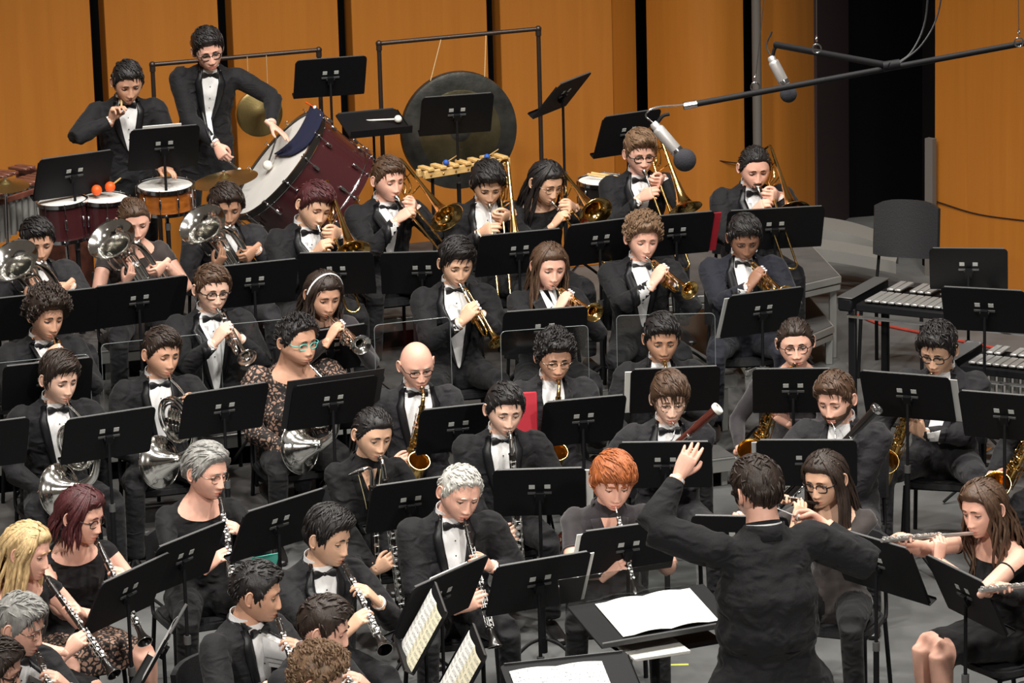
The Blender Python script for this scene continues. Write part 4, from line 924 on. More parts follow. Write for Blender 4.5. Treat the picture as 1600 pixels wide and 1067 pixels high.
        bell = flare(Q([(-.022, -.308, -.515), (-.016, -.316, -.45), (-.012, -.326, -.39), (-.010, -.342, -.345), (-.008, -.356, -.322)]), np.array([.037, .041, .046, .053, .064])*q, 26)
        kw = MB(); keyrow(kw, (top+[0, 0, -.03], top+(bot-top)*.55), .019*q, np.linspace(.03, .97, 9), (0, -1, .1), .011*q); keyrow(kw, (top+(bot-top)*.55, bot), .027*q, np.linspace(.05, .95, 5), (-.5, -1, .1), .017*q)
        keyrow(kw, (top+(bot-top)*.1, top+(bot-top)*.9), .022*q, np.linspace(.05, .95, 10), (-1, 0, 0), .010*q); keyrow(kw, (top+(bot-top)*.3, top+(bot-top)*.8), .024*q, np.linspace(.05, .95, 5), (1, 0, 0), .009*q)
        keyrow(kw, (np.array(Q([(-.022, -.308, -.52)])[0]), np.array(Q([(-.014, -.318, -.42)])[0])), .040*q, (.2, .8), (-1, -.2, 0), .019*q)
        kg = MB().tube(cat([tuple(top+(bot-top)*.2+[.03*q, 0, 0]), tuple(top+(bot-top)*.5+[.042*q, -.01, 0]), tuple(top+(bot-top)*.8+[.035*q, 0, 0])], 5), .003, 6)
        lib(k, [('mouthpiece', mp, 'grenadilla', [('ligature', lg, 'brass')]), ('neck', nk, mt, []), ('body', body, mt, []), ('bow', bow, mt, []), ('bell', bell, mt, []), ('keywork', kw, mt, []), ('key_guard', kg, mt, [])],
            {'L': (tuple(top+(bot-top)*.26), (-.60, -.45, .55), (0, .2, 1), 'keys'), 'R': (tuple(top+(bot-top)*.72), (.65, -.35, .55), (.0, .2, 1), 'keys')})
    # bass clarinet, body down along -Z from the neck
    mp = MB().lathe([(.004, -.004), (.008, .012), (.014, .06), (.015, .085)], ax=(0, -1, .25), n=14, cap=True); lg = MB().torus((0, -.05, .012), .0150, .003, (0, 1, -.25), 14, 6)
    nk = MB().tube(cat([(0, -.075, .02), (0, -.105, .026), (0, -.128, .012), (0, -.132, -.025), (0, -.13, -.08)], 6), np.linspace(.010, .014, 25), 14)
    top = np.array((0, -.13, -.08)); up = MB().cyl(top, top+[0, 0, -.36], .0185, 18); up.torus(top, .019, .003, (0, 0, 1), 18, 6); lo = MB().cyl(top+[0, 0, -.36], top+[0, -.0, -.80], .0200, 18)
    be = flare([(0, -.13, -.88), (0, -.135, -.94), (0, -.17, -.975), (0, -.215, -.95), (0, -.235, -.89), (0, -.25, -.85)], [.020, .022, .026, .033, .045, .064], 24)
    kw = MB(); keyrow(kw, (top+[0, 0, -.03], top+[0, 0, -.35]), .0185, np.linspace(.03, .97, 12), (0, -1, 0), .0095); keyrow(kw, (top+[0, 0, -.38], top+[0, 0, -.78]), .020, np.linspace(.03, .97, 11), (0, -1, 0), .0135)
    keyrow(kw, (top+[0, 0, -.1], top+[0, 0, -.72]), .019, np.linspace(.03, .97, 14), (1, -.3, 0), .009); keyrow(kw, (top+[0, 0, -.1], top+[0, 0, -.72]), .019, np.linspace(.03, .97, 12), (-1, -.3, 0), .010)
    lib('bass_clarinet', [('mouthpiece', mp, 'grenadilla', [('ligature', lg, 'silver')]), ('neck', nk, 'silver', []), ('upper_joint', up, 'grenadilla', []), ('lower_joint', lo, 'grenadilla', []), ('bell', be, 'silver', []), ('keywork', kw, 'silver_soft', [])],
        {'L': (tuple(top+[0, 0, -.16]), (-.70, -.35, .5), (0, .1, 1), 'keys'), 'R': (tuple(top+[0, 0, -.46]), (.70, -.35, .5), (0, .1, 1), 'keys')})
    # bassoon: bell axis +Z, body passes in front of the player; mouth at the end of the bocal
    for k, mt, rim in (('bassoon_red', 'maple', 'ivory'), ('bassoon_black', 'grenadilla', 'chrome')):
        mm = np.array((0, .175, .10)); S = lambda z, x=0.0, y=0.0: np.array((x, y, z))-mm
        be = MB().lathe([(.019, .20), (.024, .24), (.026, .36), (.030, .372), (.033, .385), (.033, .392), (.021, .392), (.015, .30)], o=-mm, n=22); rg_ = MB().lathe([(.0332, .376), (.0365, .384), (.0365, .398), (.0325, .403), (.022, .403), (.020, .385)], o=-mm, n=24)
        lj = MB().cyl(S(-.42), S(.20), .0185, 18); wj = MB().cyl(S(-.42, -.012, .030), S(.01, -.012, .030), .0165, 16); bt = MB().tube([S(-.42, -.006, .015), S(-.84, -.006, .015)], .036, 20, 0, True, flat=.72)
        bt.tube([S(-.84, -.006, .015), S(-.87, -.006, .015)], .038, 20, 1, True, flat=.74); bt.tube([S(-.42, -.006, .015), S(-.435, -.006, .015)], .038, 20, 1, True, flat=.74)
        bc = MB().tube(cat([S(.01, -.012, .030), S(.05, -.012, .032), S(.085, -.010, .055), S(.105, -.006, .100), S(.108, -.002, .145)], 6), np.linspace(.0048, .0026, 25), 8); rd = MB().tube([S(.108, -.002, .145), S(.104, 0, .165), tuple(np.array((0, .005, 0)))], [.003, .004, .007], 8, 0, True, flat=.4)
        kw = MB(); keyrow(kw, (S(-.38), S(.18)), .0185, np.linspace(.03, .97, 14), (.2, -1, 0), .010); keyrow(kw, (S(-.40, -.012, .03), S(-.02, -.012, .03)), .017, np.linspace(.05, .95, 9), (-1, .1, 0), .008); keyrow(kw, (S(-.80), S(-.46)), .034, np.linspace(.05, .95, 9), (-.3, -1, 0), .013)
        lib(k, [('bell', be, mt, []), ('bell_ring', rg_, rim, []), ('long_joint', lj, mt, []), ('wing_joint', wj, mt, []), ('boot_joint', bt, [mt, 'chrome'], []), ('bocal', bc, 'chrome', []), ('reed', rd, 'pearl', []), ('keywork', kw, 'silver_soft', [])],
            {'L': (tuple(S(-.16, -.01, .02)), (-.55, -.65, .3), (0, 0, 1), 'keys'), 'R': (tuple(S(-.58, 0, .01)), (.70, -.45, .3), (0, 0, 1), 'keys')})
build_lib()
def place(kind, name, label, R3, o, group=None, cat_=None):
    t = thing(name, label, cat_ or name.replace('_', ' '), m4(R3, o), group)
    for n, me, ch in LIB[kind][0]:
        p = link(n, me, t)
        for n2, me2 in ch: link(n2, me2, p)
    return t
def frame_from(d, up=(0, 0, 1), roll=0.0):
    Y = -nrm(d); Z = np.array(up, float); Z = nrm(Z-Y*Z.dot(Y)); X = np.cross(Y, Z); R3 = np.stack([X, Y, Z], 1)
    return R3@roty(R_(roll))
def hold(kind, name, label, end=None, length=0.6, rot=None, roll=0.0, only=None, group=None, tweak=None, up=None):
    """end = where the far end shows; rot = (pitch down, yaw to the player's left, roll) in degrees against the player"""
    def fn(s):
        if end is not None:
            d = aim(s['mouthW'], end, length); R3 = frame_from(d, up if up is not None else (0, 0, 1), roll)
        else: R3 = s['Rz']@rotz(R_(rot[1]))@rotx(R_(rot[0]))@roty(R_(rot[2]))
        if s.get('lib') is None: s['lib'] = []
        lip = s['mouthW']+R3@np.array([0, .004, 0])
        s['instR'] = R3; place(kind, name, label, R3, lip, group)
        out = {}
        for sd, (G, d_, T, pose) in LIB[kind][1].items():
            if only and sd not in only: continue
            if tweak and sd in tweak: G = tuple(np.array(G)+tweak[sd][0]); d_ = tweak[sd][1] or d_; T = tweak[sd][2] or T
            out[sd] = (lip+R3@np.array(G), R3@np.array(d_), R3@np.array(T), pose)
        return out
    return fn
# ================================================================= the players
def lace_mat():
    m = mat('black_lace', (0.012, 0.010, 0.010), 0.8, bump=0.4, bscale=80); nt = m.node_tree; b = nt.nodes['Principled BSDF']
    tc = nt.nodes.new('ShaderNodeTexCoord'); v = nt.nodes.new('ShaderNodeTexVoronoi'); v.feature = 'DISTANCE_TO_EDGE'; v.inputs['Scale'].default_value = 34
    n = nt.nodes.new('ShaderNodeTexNoise'); n.inputs['Scale'].default_value = 22; mp = nt.nodes.new('ShaderNodeVectorMath'); mp.operation = 'MULTIPLY_ADD'; mp.inputs[1].default_value = (.06, .06, .06)
    nt.links.new(tc.outputs['Object'], n.inputs['Vector']); nt.links.new(n.outputs['Color'], mp.inputs[0]); nt.links.new(tc.outputs['Object'], mp.inputs[2]); nt.links.new(mp.outputs[0], v.inputs['Vector'])
    r = nt.nodes.new('ShaderNodeValToRGB'); r.color_ramp.elements[0].position = .13; r.color_ramp.elements[0].color = (.012, .010, .010, 1); r.color_ramp.elements[1].position = .22; r.color_ramp.elements[1].color = (.36, .22, .16, 1)
    nt.links.new(v.outputs['Distance'], r.inputs[0]); nt.links.new(r.outputs[0], b.inputs['Base Color']); return m
M['lace'] = lace_mat(); M['sheer'] = mat('sheer_dark_fabric', (0.026, 0.018, 0.016), 0.8, bump=0.4, bscale=60, vary=.3, vscale=6, sheen=.3)
M['plum'] = mat('dark_plum_cloth', (0.018, 0.014, 0.017), 0.8, bump=0.4, bscale=60, sheen=.25); M['strap'] = mat('cream_strap', (0.62, 0.52, 0.30), 0.7)
FAIR, PINK, TAN, BROWN, ASIAN, DEEP = (0.78, 0.49, 0.37), (0.80, 0.45, 0.34), (0.63, 0.35, 0.235), (0.46, 0.25, 0.16), (0.71, 0.43, 0.29), (0.28, 0.14, 0.088)
BLK, DKB, BRN, LBR, BLD, GRY, WHT, AUB, MAR = (.012, .010, .010), (.028, .017, .012), (.075, .040, .022), (.17, .10, .055), (.56, .39, .19), (.27, .265, .25), (.50, .49, .45), (.36, .105, .03), (.060, .012, .014)
def H(kind='short', col=DKB, **k): d = dict(kind=kind, col=col, top=.022, side=.009, quiff=.006); d.update(k); return d
short = lambda col=DKB, **k: H('short', col, **k)
curly = lambda col=DKB, **k: H('curly', col, **{**dict(top=.034, side=.020, wave=.012, locks=420, quiff=.010), **k})
long_ = lambda col=DKB, **k: H('long', col, **{**dict(top=.014, side=.014, back=-.085, burn=-.045, locks=60, comb=(0, .5, -.3), lock=.03, mess=.3), **k})
def auto(px, lvl, f=0.85, hz=1.22):
    p = P(px[0], px[1], lvl+hz); return math.degrees(math.atan2(1.1-p[0], p[1]-16.9))*f
GR = {'t': 'trumpet players in black on the lowest riser', 'b': 'trombone players on the middle riser', 'e': 'euphonium players behind the black stands', 'h': 'horn players on the left', 's': 'saxophone row', 'w': 'low reeds in the middle', 'c': 'clarinet section in front', 'f': 'flutes on the right', 'p': 'percussionists at the back'}
PL = []
def pl(who, label, px, lvl, grp, tone, hair, yaw=None, **k):
    s = dict(who=who, label=label, px=px, lvl=lvl, group=GR.get(grp), tone=tone, hair=hair, yaw=auto(px, lvl) if yaw is None else yaw); s.update(k); PL.append(s); return s
hd = lambda **k: k
# --- trumpets (lowest riser)
tp = lambda lab, end, kind='trumpet_gold', L=.487, roll=0, **k: hold(kind, 'trumpet', lab, end=end, length=L, roll=roll, group='trumpets held by the players', **k)
pl('curly haired trumpeter at the far left', 'young man with bushy dark curls in tuxedo playing trumpet at far left', (72, 494), L1, 't', TAN, curly(DKB, top=.05, side=.035, locks=560), 22, hp=(10, 12, 6), hold=tp('trumpet played by the curly haired man at the far left', (112, 585)), head=hd(w=.95))
pl('cornet player in rectangular glasses', 'man in dark rectangular glasses and white shirt front playing silver cornet', (331, 452), L1, 't', FAIR, short(BRN, comb=(.5, -.4, 0), top=.020), 16, hp=(8, 8, 4), lean=2, glasses='thick', hold=tp('silver cornet played by the man in rectangular glasses', (385, 560), 'trumpet_silver'), vw=.078, button=.06, fat=.2, head=hd(w=1.03))
pl('trumpeter with the white headband', 'woman with long wavy dark hair and white headband playing silver trumpet', (505, 460), L1, 't', TAN, long_(DKB, len=.30, front=.9, curlwave=.014, band=1, hang=110), 16, sex='f', outfit='crew', cloth='plum', hp=(16, 10, 4), fat=.35, hold=tp('silver trumpet played by the woman with the headband', (562, 540), 'trumpet_silver'), head=hd(w=1.0, fat=.4))
pl('trumpeter with the long gold trumpet', 'young man with swept black hair in tuxedo holding gold trumpet bell down', (713, 412), L1, 't', ASIAN, short(BLK, top=.036, quiff=.020, comb=(-.6, -.3, 0), lock=.05), 10, hp=(14, 6, 4), lean=0, vw=.070, button=.04, hold=tp('gold trumpet with darkened bell pointing at the clear screen', (772, 536)))
pl('long haired woman trumpeter', 'woman with long straight brown hair and black blazer playing trumpet', (858, 416), L1, 't', PINK, long_(BRN, len=.27, front=.8, curlwave=.006, hang=90), 10, sex='f', outfit='jacket', bow=False, button=.24, hp=(10, 8, 4), vw=.05, hold=tp('trumpet played by the woman with long brown hair', (920, 490)))
pl('trumpeter with light brown curls', 'young man with curly light brown hair in tuxedo playing gold trumpet', (1004, 373), L1, 't', PINK, curly(LBR, top=.036, side=.016), 6, hp=(8, 8, 3), lean=4, hold=tp('gold trumpet with bright bell played by the curly haired man', (1068, 456)))
pl('trumpeter at the right end of the row', 'man with short black hair and dark navy tuxedo playing trumpet at right end', (1163, 372), L1, 't', DEEP, short(BLK, top=.024), 2, cloth='navy', hp=(20, 4, 0), fat=.25, hold=tp('trumpet played by the man in navy at the right end', (1214, 462)), legmat='navy')
# --- trombones
tb = lambda lab, end, kind='trombone', L=.76, roll=0, **k: hold(kind, 'trombone', lab, end=end, length=L, roll=roll, group='trombones with gold bells', **k)
pl('trombonist with reddish hair', 'trombonist with short dark red hair in tuxedo below the bass drum', (491, 322), L2, 'b', ASIAN, short(MAR, top=.030, side=.018, back=-.075), 22, hp=(18, 8, 14), hold=tb('trombone played by the musician with dark red hair', (552, 498), 'trombone', .80, -8), fat=.15, head=hd(w=1.06, fat=.4))
pl('trombonist with short brown hair', 'young man with short brown hair in tuxedo holding slide across his chest', (606, 281), L2, 'b', PINK, short(BRN, top=.022, side=.004, quiff=.008), 20, hp=(6, 14, 2), hold=tb('trombone with slide slanting down past the white shirt', (716, 428), 'trombone', .80, 10))
pl('trombonist in front of the gong', 'young man with thick black hair playing trombone in front of the gong', (762, 288), L2, 'b', ASIAN, short(BLK, top=.036, side=.016, quiff=.014), 6, hp=(24, 4, 2), bow=False, vw=.075, hold=tb('trombone held upright in front of the gong', (782, 496), 'trombone', .78, 0))
pl('long haired woman trombonist', 'woman with thin glasses and long dark hair with blond ends playing trombone', (853, 285), L2, 'b', ASIAN, long_(BLK, len=.26, front=.3, hang=80), 14, sex='f', outfit='crew', hp=(20, 20, 4), glasses='wire', gmat='wireframe', cloth='blackdress', hold=tb('trombone played by the woman in thin glasses', (942, 420), 'trombone', .80, -6))
pl('bass trombonist in glasses', 'young man with brown quiff and glasses playing bass trombone under the microphone', (1000, 240), L2, 'b', PINK, short(LBR, top=.034, side=.006, quiff=.022), 8, hp=(8, 6, 0), glasses='thick', hold=tb('bass trombone played under the near microphone', (1066, 440), 'trombone', .84, 0))
pl('bearded trombonist at the right end', 'man with black goatee and pulled back hair playing trombone at right end', (1179, 262), L2, 'b', PINK, short(BLK, top=.010, side=.008, comb=(0, .9, 0), beard='goatee', fore=.008), 8, hp=(16, 2, 0), fat=.3, head=hd(fat=.3), hold=tb('trombone played by the bearded man at the right end', (1222, 430), 'trombone', .80, 0))
# --- euphoniums
eu = lambda lab, rot: hold('euphonium', 'euphonium', lab, rot=rot, group='silver euphoniums')
pl('euphonium player at the far left', 'man in dark jacket mostly hidden behind silver euphonium bell at far left', (58, 377), L2, 'e', TAN, short(BLK, top=.020), 20, hp=(14, 0, 0), cloth='jacket2', hold=eu('silver euphonium farthest left', (36, -14, -20)))
pl('woman euphonium player', 'woman in short sleeved black top with pulled back hair behind silver euphonium', (209, 345), L2, 'e', PINK, H('bun', BRN, top=.010, side=.008, comb=(0, .9, .2), locks=120), 18, sex='f', outfit='scoop', cloth='sheer', sleeve='cap', hp=(16, 0, -4), hold=eu('silver euphonium played by the woman in short sleeves', (36, -14, -20)))
pl('euphonium player below the cymbal', 'person with dark fringe in dark jacket hidden behind euphonium bell below cymbal', (353, 322), L2, 'e', BROWN, short(DKB, top=.022, side=.020), 16, hp=(16, 0, 0), cloth='jacket2', hold=eu('silver euphonium below the suspended cymbal', (36, -14, -20)))
# --- horns
ho = lambda lab, rot: hold('french_horn', 'french horn', lab, rot=rot, group='silver french horns')
pl('horn player at the left', 'young man with swept dark hair and bow tie playing horn at the left', (92, 592), L0, 'h', FAIR, short(DKB, top=.034, quiff=.012, comb=(-.7, -.3, 0), lock=.05), 20, hp=(10, 18, 4), knees=.12, hold=ho('silver french horn with big bell at the left edge', (0, -6, 0)))
pl('second horn player', 'young man with short dark hair and bow tie playing horn before clear screen', (252, 553), L0, 'h', TAN, short(DKB, top=.026, quiff=.012), 16, hp=(6, 20, 6), knees=.12, hold=ho('silver french horn of the man before the clear screen', (0, -6, 0)), head=hd(w=1.02))
pl('horn player in teal glasses', 'person with teal glasses and black lace top playing french horn', (464, 532), L0, 'h', TAN, curly(BLK, top=.022, side=.014, locks=300, fore=.012), 18, outfit='scoop', cloth='lace', hp=(8, 26, 2), fat=1.15, head=hd(fat=1.1, w=1.10), glasses='rect', gmat='teal', legmat='blackdress', hold=ho('silver french horn of the musician in the lace top', (0, -6, 0)))
# --- saxophones
sx = lambda lab, rot, kind='alto_sax', name='alto_saxophone': hold(kind, name, lab, rot=rot, group='gold saxophones')
pl('bald saxophonist', 'bald man in glasses and charcoal tuxedo playing alto saxophone', (651, 570), L0, 's', PINK, short(GRY, bald=1, top=.004, side=.004, locks=0, brow=.7), 10, cloth='jacket2', hp=(14, 6, -2), glasses='rect', vw=.078, button=.05, lean=2, head=hd(w=.98), hold=sx('alto saxophone of the bald man in glasses', (6, -4, 8)))
pl('curly haired saxophonist', 'young man with black curls and glasses in jacket with open white collar', (866, 558), L0, 's', TAN, curly(BLK, top=.032, side=.012), 6, cloth='jacket2', bow=False, outfit='jacket', hp=(12, 8, 3), glasses='rect', gmat='wireframe', hold=sx('alto saxophone half hidden below the curly haired man\'s stand', (4, -4, 4)))
pl('saxophonist behind the single clear screen', 'young man with short black hair in front of clear screen playing saxophone', (1034, 530), L0, 's', BROWN, short(BLK, top=.026, side=.006, quiff=.012), 2, outfit='jacket', bow=False, hp=(10, 4, 2), hold=sx('alto saxophone of the young man in front of the clear screen', (4, 0, 4)))
pl('woman saxophonist in round glasses', 'woman with round glasses and tied back dark hair playing tenor saxophone', (1243, 536), L0, 's', PINK, H('bun', DKB, top=.010, side=.009, comb=(.2, .9, .2), locks=140), -4, sex='f', outfit='scoop', cloth='plum', hp=(6, 2, -3), fat=.3, head=hd(fat=.5), glasses='round', hold=sx('tenor saxophone of the woman in round glasses', (4, -24, 14), 'tenor_sax', 'tenor_saxophone'), legmat='blackdress')
pl('saxophonist at the right', 'man with spiky black hair and glasses playing tenor saxophone at the right', (1466, 547), L0, 's', ASIAN, short(BLK, top=.034, side=.012, mess=2.0, quiff=.016, rise=.010), -16, cloth='jacket2', outfit='jacket', bow=False, hp=(18, -10, 0), glasses='thick', fat=.25, knees=.16, hold=sx('tenor saxophone of the man with spiky hair', (8, -16, 16), 'tenor_sax', 'tenor_saxophone'), legmat='jacket2')
pl('saxophonist cut by the right edge', 'saxophonist cut off by the right edge of the picture', (1668, 590), L0, 's', PINK, short(DKB), -20, hp=(14, -6, 0), hold=sx('saxophone with round bell at the right edge', (6, -22, 22), 'tenor_sax', 'tenor_saxophone'), label2=1)
# --- low reeds
bc = lambda lab, rot: hold('bass_clarinet', 'bass_clarinet', lab, rot=rot, group='bass clarinets')
def neckstrap(s, o):
    mb = MB(); 
    g = []
    for sx_ in (-1, 1):
        row = [s['drape']([[(sx_*(.062-.040*k/8), .47-.20*k/8, .010)]])[0][0]*s['K_'] for k in range(9)]; mb.tube(row, .007, 6, 0, True, flat=.3)
    obj('neck_strap', mb, 'strap', o)
def brooch(s, o):
    c = s['drape']([[(.115, .40, .016)]])[0][0]*s['K_']; mb = MB()
    for k in range(6): a = k*PI/3; mb.ball(c+np.array([.011*math.cos(a), 0, .011*math.sin(a)]), .009, 8, 6, 0, (1, .5, 1))
    mb.ball(c+[0, -.004, 0], .007, 8, 6); obj('flower_brooch', mb, 'pearl', o)
pl('woman playing bass clarinet', 'woman with tied back black hair in black collared shirt playing bass clarinet', (582, 678), L0, 'w', ASIAN, H('bun', BLK, top=.010, side=.008, comb=(0, .9, .2), locks=140, tail=.2), 14, sex='f', outfit='collar', cloth='blackdress', hp=(14, 16, 6), hold=bc('bass clarinet with silver neck played by the woman', (4, -4, -6)), extra=neckstrap)
pl('man playing bass clarinet', 'young man with short black hair in tuxedo playing bass clarinet', (788, 640), L0, 'w', FAIR, short(BLK, top=.020, side=.010), 6, hp=(12, 10, 4), hold=bc('bass clarinet with silver neck played by the man in tuxedo', (4, 0, -3)))
pl('bassoonist in wire glasses', 'young man with brown fringe and wire glasses playing dark red bassoon', (1046, 624), L0, 'w', FAIR, short(BRN, top=.030, side=.016, quiff=.006, fore=-.012, comb=(.4, -.8, 0), lock=.05), 4, cloth='jacket2', hp=(10, 2, 2), glasses='wire', gmat='wireframe', head=hd(w=.94, nose=1.1), hold=hold('bassoon_red', 'bassoon', 'dark red bassoon with white bell ring', rot=(24, 8, 43), group='bassoons'))
pl('bearded bassoonist', 'man with short brown beard in charcoal jacket playing black bassoon', (1306, 624), L0, 'w', PINK, short(BRN, top=.028, side=.008, quiff=.016, mess=1.6, beard='full'), -14, cloth='jacket2', outfit='jacket', bow=False, hp=(12, -14, -4), fat=.4, hold=hold('bassoon_black', 'bassoon', 'black bassoon with shiny bell ring behind the bearded man\'s ear', rot=(30, 34, 32), group='bassoons'), legmat='jacket2')
# --- clarinets, oboe
cl = lambda lab, end, L=.69, roll=0, **k: hold('clarinet', 'clarinet', lab, end=end, length=L, roll=roll, group='black clarinets', **k)
pl('grey haired woman clarinettist', 'older woman with short grey hair and thin glasses playing clarinet', (322, 738), L0, 'c', PINK, short(GRY, top=.026, side=.018, comb=(-.5, .5, 0), lock=.045, fore=.005, back=-.07), 22, sex='f', outfit='scoop', cloth='blackdress', hp=(8, 30, 6), glasses='wire', gmat='wireframe', fat=.2, extra=brooch, head=hd(nose=1.15), hold=cl('clarinet of the grey haired woman', (378, 915)), legmat='blackdress')
pl('clarinettist with dark red bob', 'woman with dark red hair, glasses and sleeveless black dress playing clarinet', (127, 806), L0, 'c', PINK, long_(MAR, len=.12, front=.2, curlwave=.004, hang=90, top=.02, side=.022), 28, sex='f', outfit='scoop', cloth='blackdress', sleeve='none', hp=(12, 34, 4), glasses='rect', skirt=.92, skirtmat='lace', barelegs=1, hold=cl('clarinet of the woman with dark red hair', (238, 995)))
pl('blonde clarinettist', 'woman with long blonde hair and sleeveless black dress playing clarinet', (42, 862), L0, 'c', PINK, long_(BLD, len=.29, front=.35, curlwave=.005, hang=110, top=.016, side=.020), 34, sex='f', outfit='scoop', cloth='blackdress', sleeve='none', hp=(12, 36, 6), skirt=.95, barelegs=1, hold=cl('clarinet of the blonde woman', (190, 1046)), fat=.1)
pl('grey haired man at the bottom left', 'grey haired man with glasses playing clarinet in the bottom left corner', (30, 978), L0, 'c', PINK, short(GRY, top=.024, side=.012, lock=.045), 40, hp=(16, 34, 2), glasses='wire', gmat='wireframe', hold=cl('clarinet of the grey haired man in the bottom left corner', (125, 1122)))
pl('clarinettist in the bottom left corner', 'dark haired clarinettist in glasses cut by the bottom left corner', (-6, 1046), L0, 'c', PINK, short(DKB, top=.02, side=.016), 44, hp=(16, 40, 0), glasses='thick', K=1.04)
pl('young clarinettist with swept black hair', 'young man with swept black hair and tuxedo fingering clarinet with both hands', (512, 840), L0, 'c', ASIAN, short(BLK, top=.034, side=.010, quiff=.012, comb=(-.7, -.2, 0), lock=.05), 24, hp=(12, 34, 4), vw=.052, hold=cl('clarinet of the young man with swept black hair', (607, 1003)))
pl('white haired clarinettist', 'large man with short white hair and tuxedo playing clarinet in the centre', (718, 770), L0, 'c', PINK, short(WHT, top=.014, side=.010, fore=.012, lock=.02), 12, hp=(18, 14, 10), fat=.45, head=hd(fat=.35, w=1.03), hold=cl('long clarinet of the white haired man', (782, 1040), .80))
pl('clarinettist turned away at the bottom', 'black haired man in tuxedo turned away playing clarinet near the bottom', (401, 927), L0, 'c', TAN, short(BLK, top=.022, side=.010, lock=.025), 52, hp=(10, 30, 2), fat=.2, hold=cl('clarinet of the man turned away', (486, 1085)))
pl('clarinettist in profile at the bottom', 'dark haired man in profile playing clarinet at the bottom', (506, 982), L0, 'c', PINK, short(DKB, top=.024, side=.010, quiff=.010), 56, hp=(14, 26, 0), hold=cl('clarinet of the man in profile', (572, 1125)))
pl('musician with light brown curls at the bottom', 'musician with curly light brown hair cut by the bottom edge', (496, 1062), L0, 'c', PINK, curly(LBR, top=.034, side=.020, locks=480), 60, hp=(18, 20, 0), hold=None)
pl('oboist with short red hair', 'oboist with short bright red hair in short sleeved black shirt', (957, 752), L0, 'c', PINK, short(AUB, top=.030, side=.018, fore=-.022, quiff=.004, comb=(.5, -.8, 0), lock=.05), 4, sex='f', outfit='collar', cloth='plum', sleeve='short', hp=(16, 8, 4), fat=.5, head=hd(w=1.04, fat=.3), hold=hold('oboe', 'oboe', 'oboe of the red haired musician', end=(990, 925), length=.60), legmat='blackdress')
# --- flutes
pl('piccolo player', 'woman with long black hair and glasses playing dark piccolo', (1290, 748), L0, 'f', ASIAN, long_(DKB, len=.34, front=.7, curlwave=.006, hang=110), -22, sex='f', outfit='scoop', cloth='sheer', hp=(12, -14, -4), glasses='thick', hold=hold('piccolo', 'piccolo', 'dark wooden piccolo of the woman in glasses', end=(1200, 774), length=.30), legmat='blackdress')
pl('flutist with long wavy hair', 'woman with long wavy brown hair and off the shoulder dress playing flute', (1537, 795), L0, 'f', PINK, long_(BRN, len=.34, front=.6, curlwave=.016, hang=120, top=.018), -60, sex='f', outfit='offshoulder', cloth='blackdress', sleeve='cap', skirt=.86, barelegs=1, hp=(10, 12, -6), knees=-.035, hold=hold('flute', 'flute', 'silver flute of the woman with wavy hair', end=(1376, 838), length=.585, group='silver flutes'))
pl('flutist cut by the right edge', 'flutist beyond the right edge whose hands reach into the picture', (1692, 868), L0, 'f', PINK, long_(BRN, len=.2, hang=40), -38, sex='f', outfit='scoop', cloth='blackdress', hp=(12, -10, -6), skirt=.9, hold=hold('flute', 'flute', 'silver flute at the right edge', end=(1526, 914), length=.585, group='silver flutes'))
# --- percussionists
def p1_hold(s):
    y0 = s['root'][1]; g = lambda px, py, dy: PY(px, py, y0+dy)
    s['stick'] = g(190, 170, -.34)
    return {'R': (g(190, 171, -.34), (.35, -.2, .9), (.7, .5, .2), 'pinch'), 'L': (g(268, 273, -.42), (.9, -.5, -.15), (-.4, -.8, .1), 'relax')}
def p2_hold(s):
    y0 = s['root'][1]; g = lambda px, py, dy: PY(px, py, y0+dy)
    return {'R': (g(357, 246, -.42), (.45, -.5, -.75), (.75, -.2, .5), 'pinch'), 'L': (g(440, 210, -.50), (.75, -.45, -.5), (-.3, -.9, .2), 'open')}
pl('percussionist at the drums', 'young percussionist with short black hair standing behind the drums with raised hand', (199, 128), L3, 'p', TAN, short(BLK, top=.018, side=.008), 12, stand=True, lean=10, hp=(22, 6, 0), hold=p1_hold, button=.2, poleR=(-1, .3, -.3), K=1.04)
pl('tall percussionist in glasses', 'tall percussionist with glasses leaning over the bass drum', (325, 78), L3, 'p', PINK, short(BLK, top=.030, side=.010, mess=1.5), 10, stand=True, lean=16, side=4, hp=(16, 6, -8), glasses='thick', cloth='jacket', hold=p2_hold, button=.16, vw=.05, poleL=(.9, .4, .2))
# --- conductor
def cond_hold(s):
    y0 = s['root'][1]; g = lambda px, py, dy: PY(px, py, y0+dy)
    s['grip'] = g(1247, 808, .24)
    return {'L': (g(1077, 712, .22), (.50, .25, .83), (.75, -.1, -.55), 'raise'), 'R': (s['grip'], (-.80, .45, .35), (-.3, -.2, .9), 'pinch')}
pl('conductor', 'conductor in black suit seen from behind with raised hand and baton', (1183, 768), 0.22, None, PINK, short(DKB, top=.024, side=.012, mess=1.6, comb=(0, -.6, 0), back=-.06), 196, stand=True, lean=4, hp=(4, 14, 0), outfit='jacket', bow=False, backview=1, cloth='jacket', hold=cond_hold, poleL=(.9, .1, -.5), poleR=(-1.0, .2, -.6), K=1.06, fat=1.0, flare=.27)
import time as _t
_t0 = _t.time()
for s in PL: person(s)
BYWHO = {s['who']: s for s in PL}

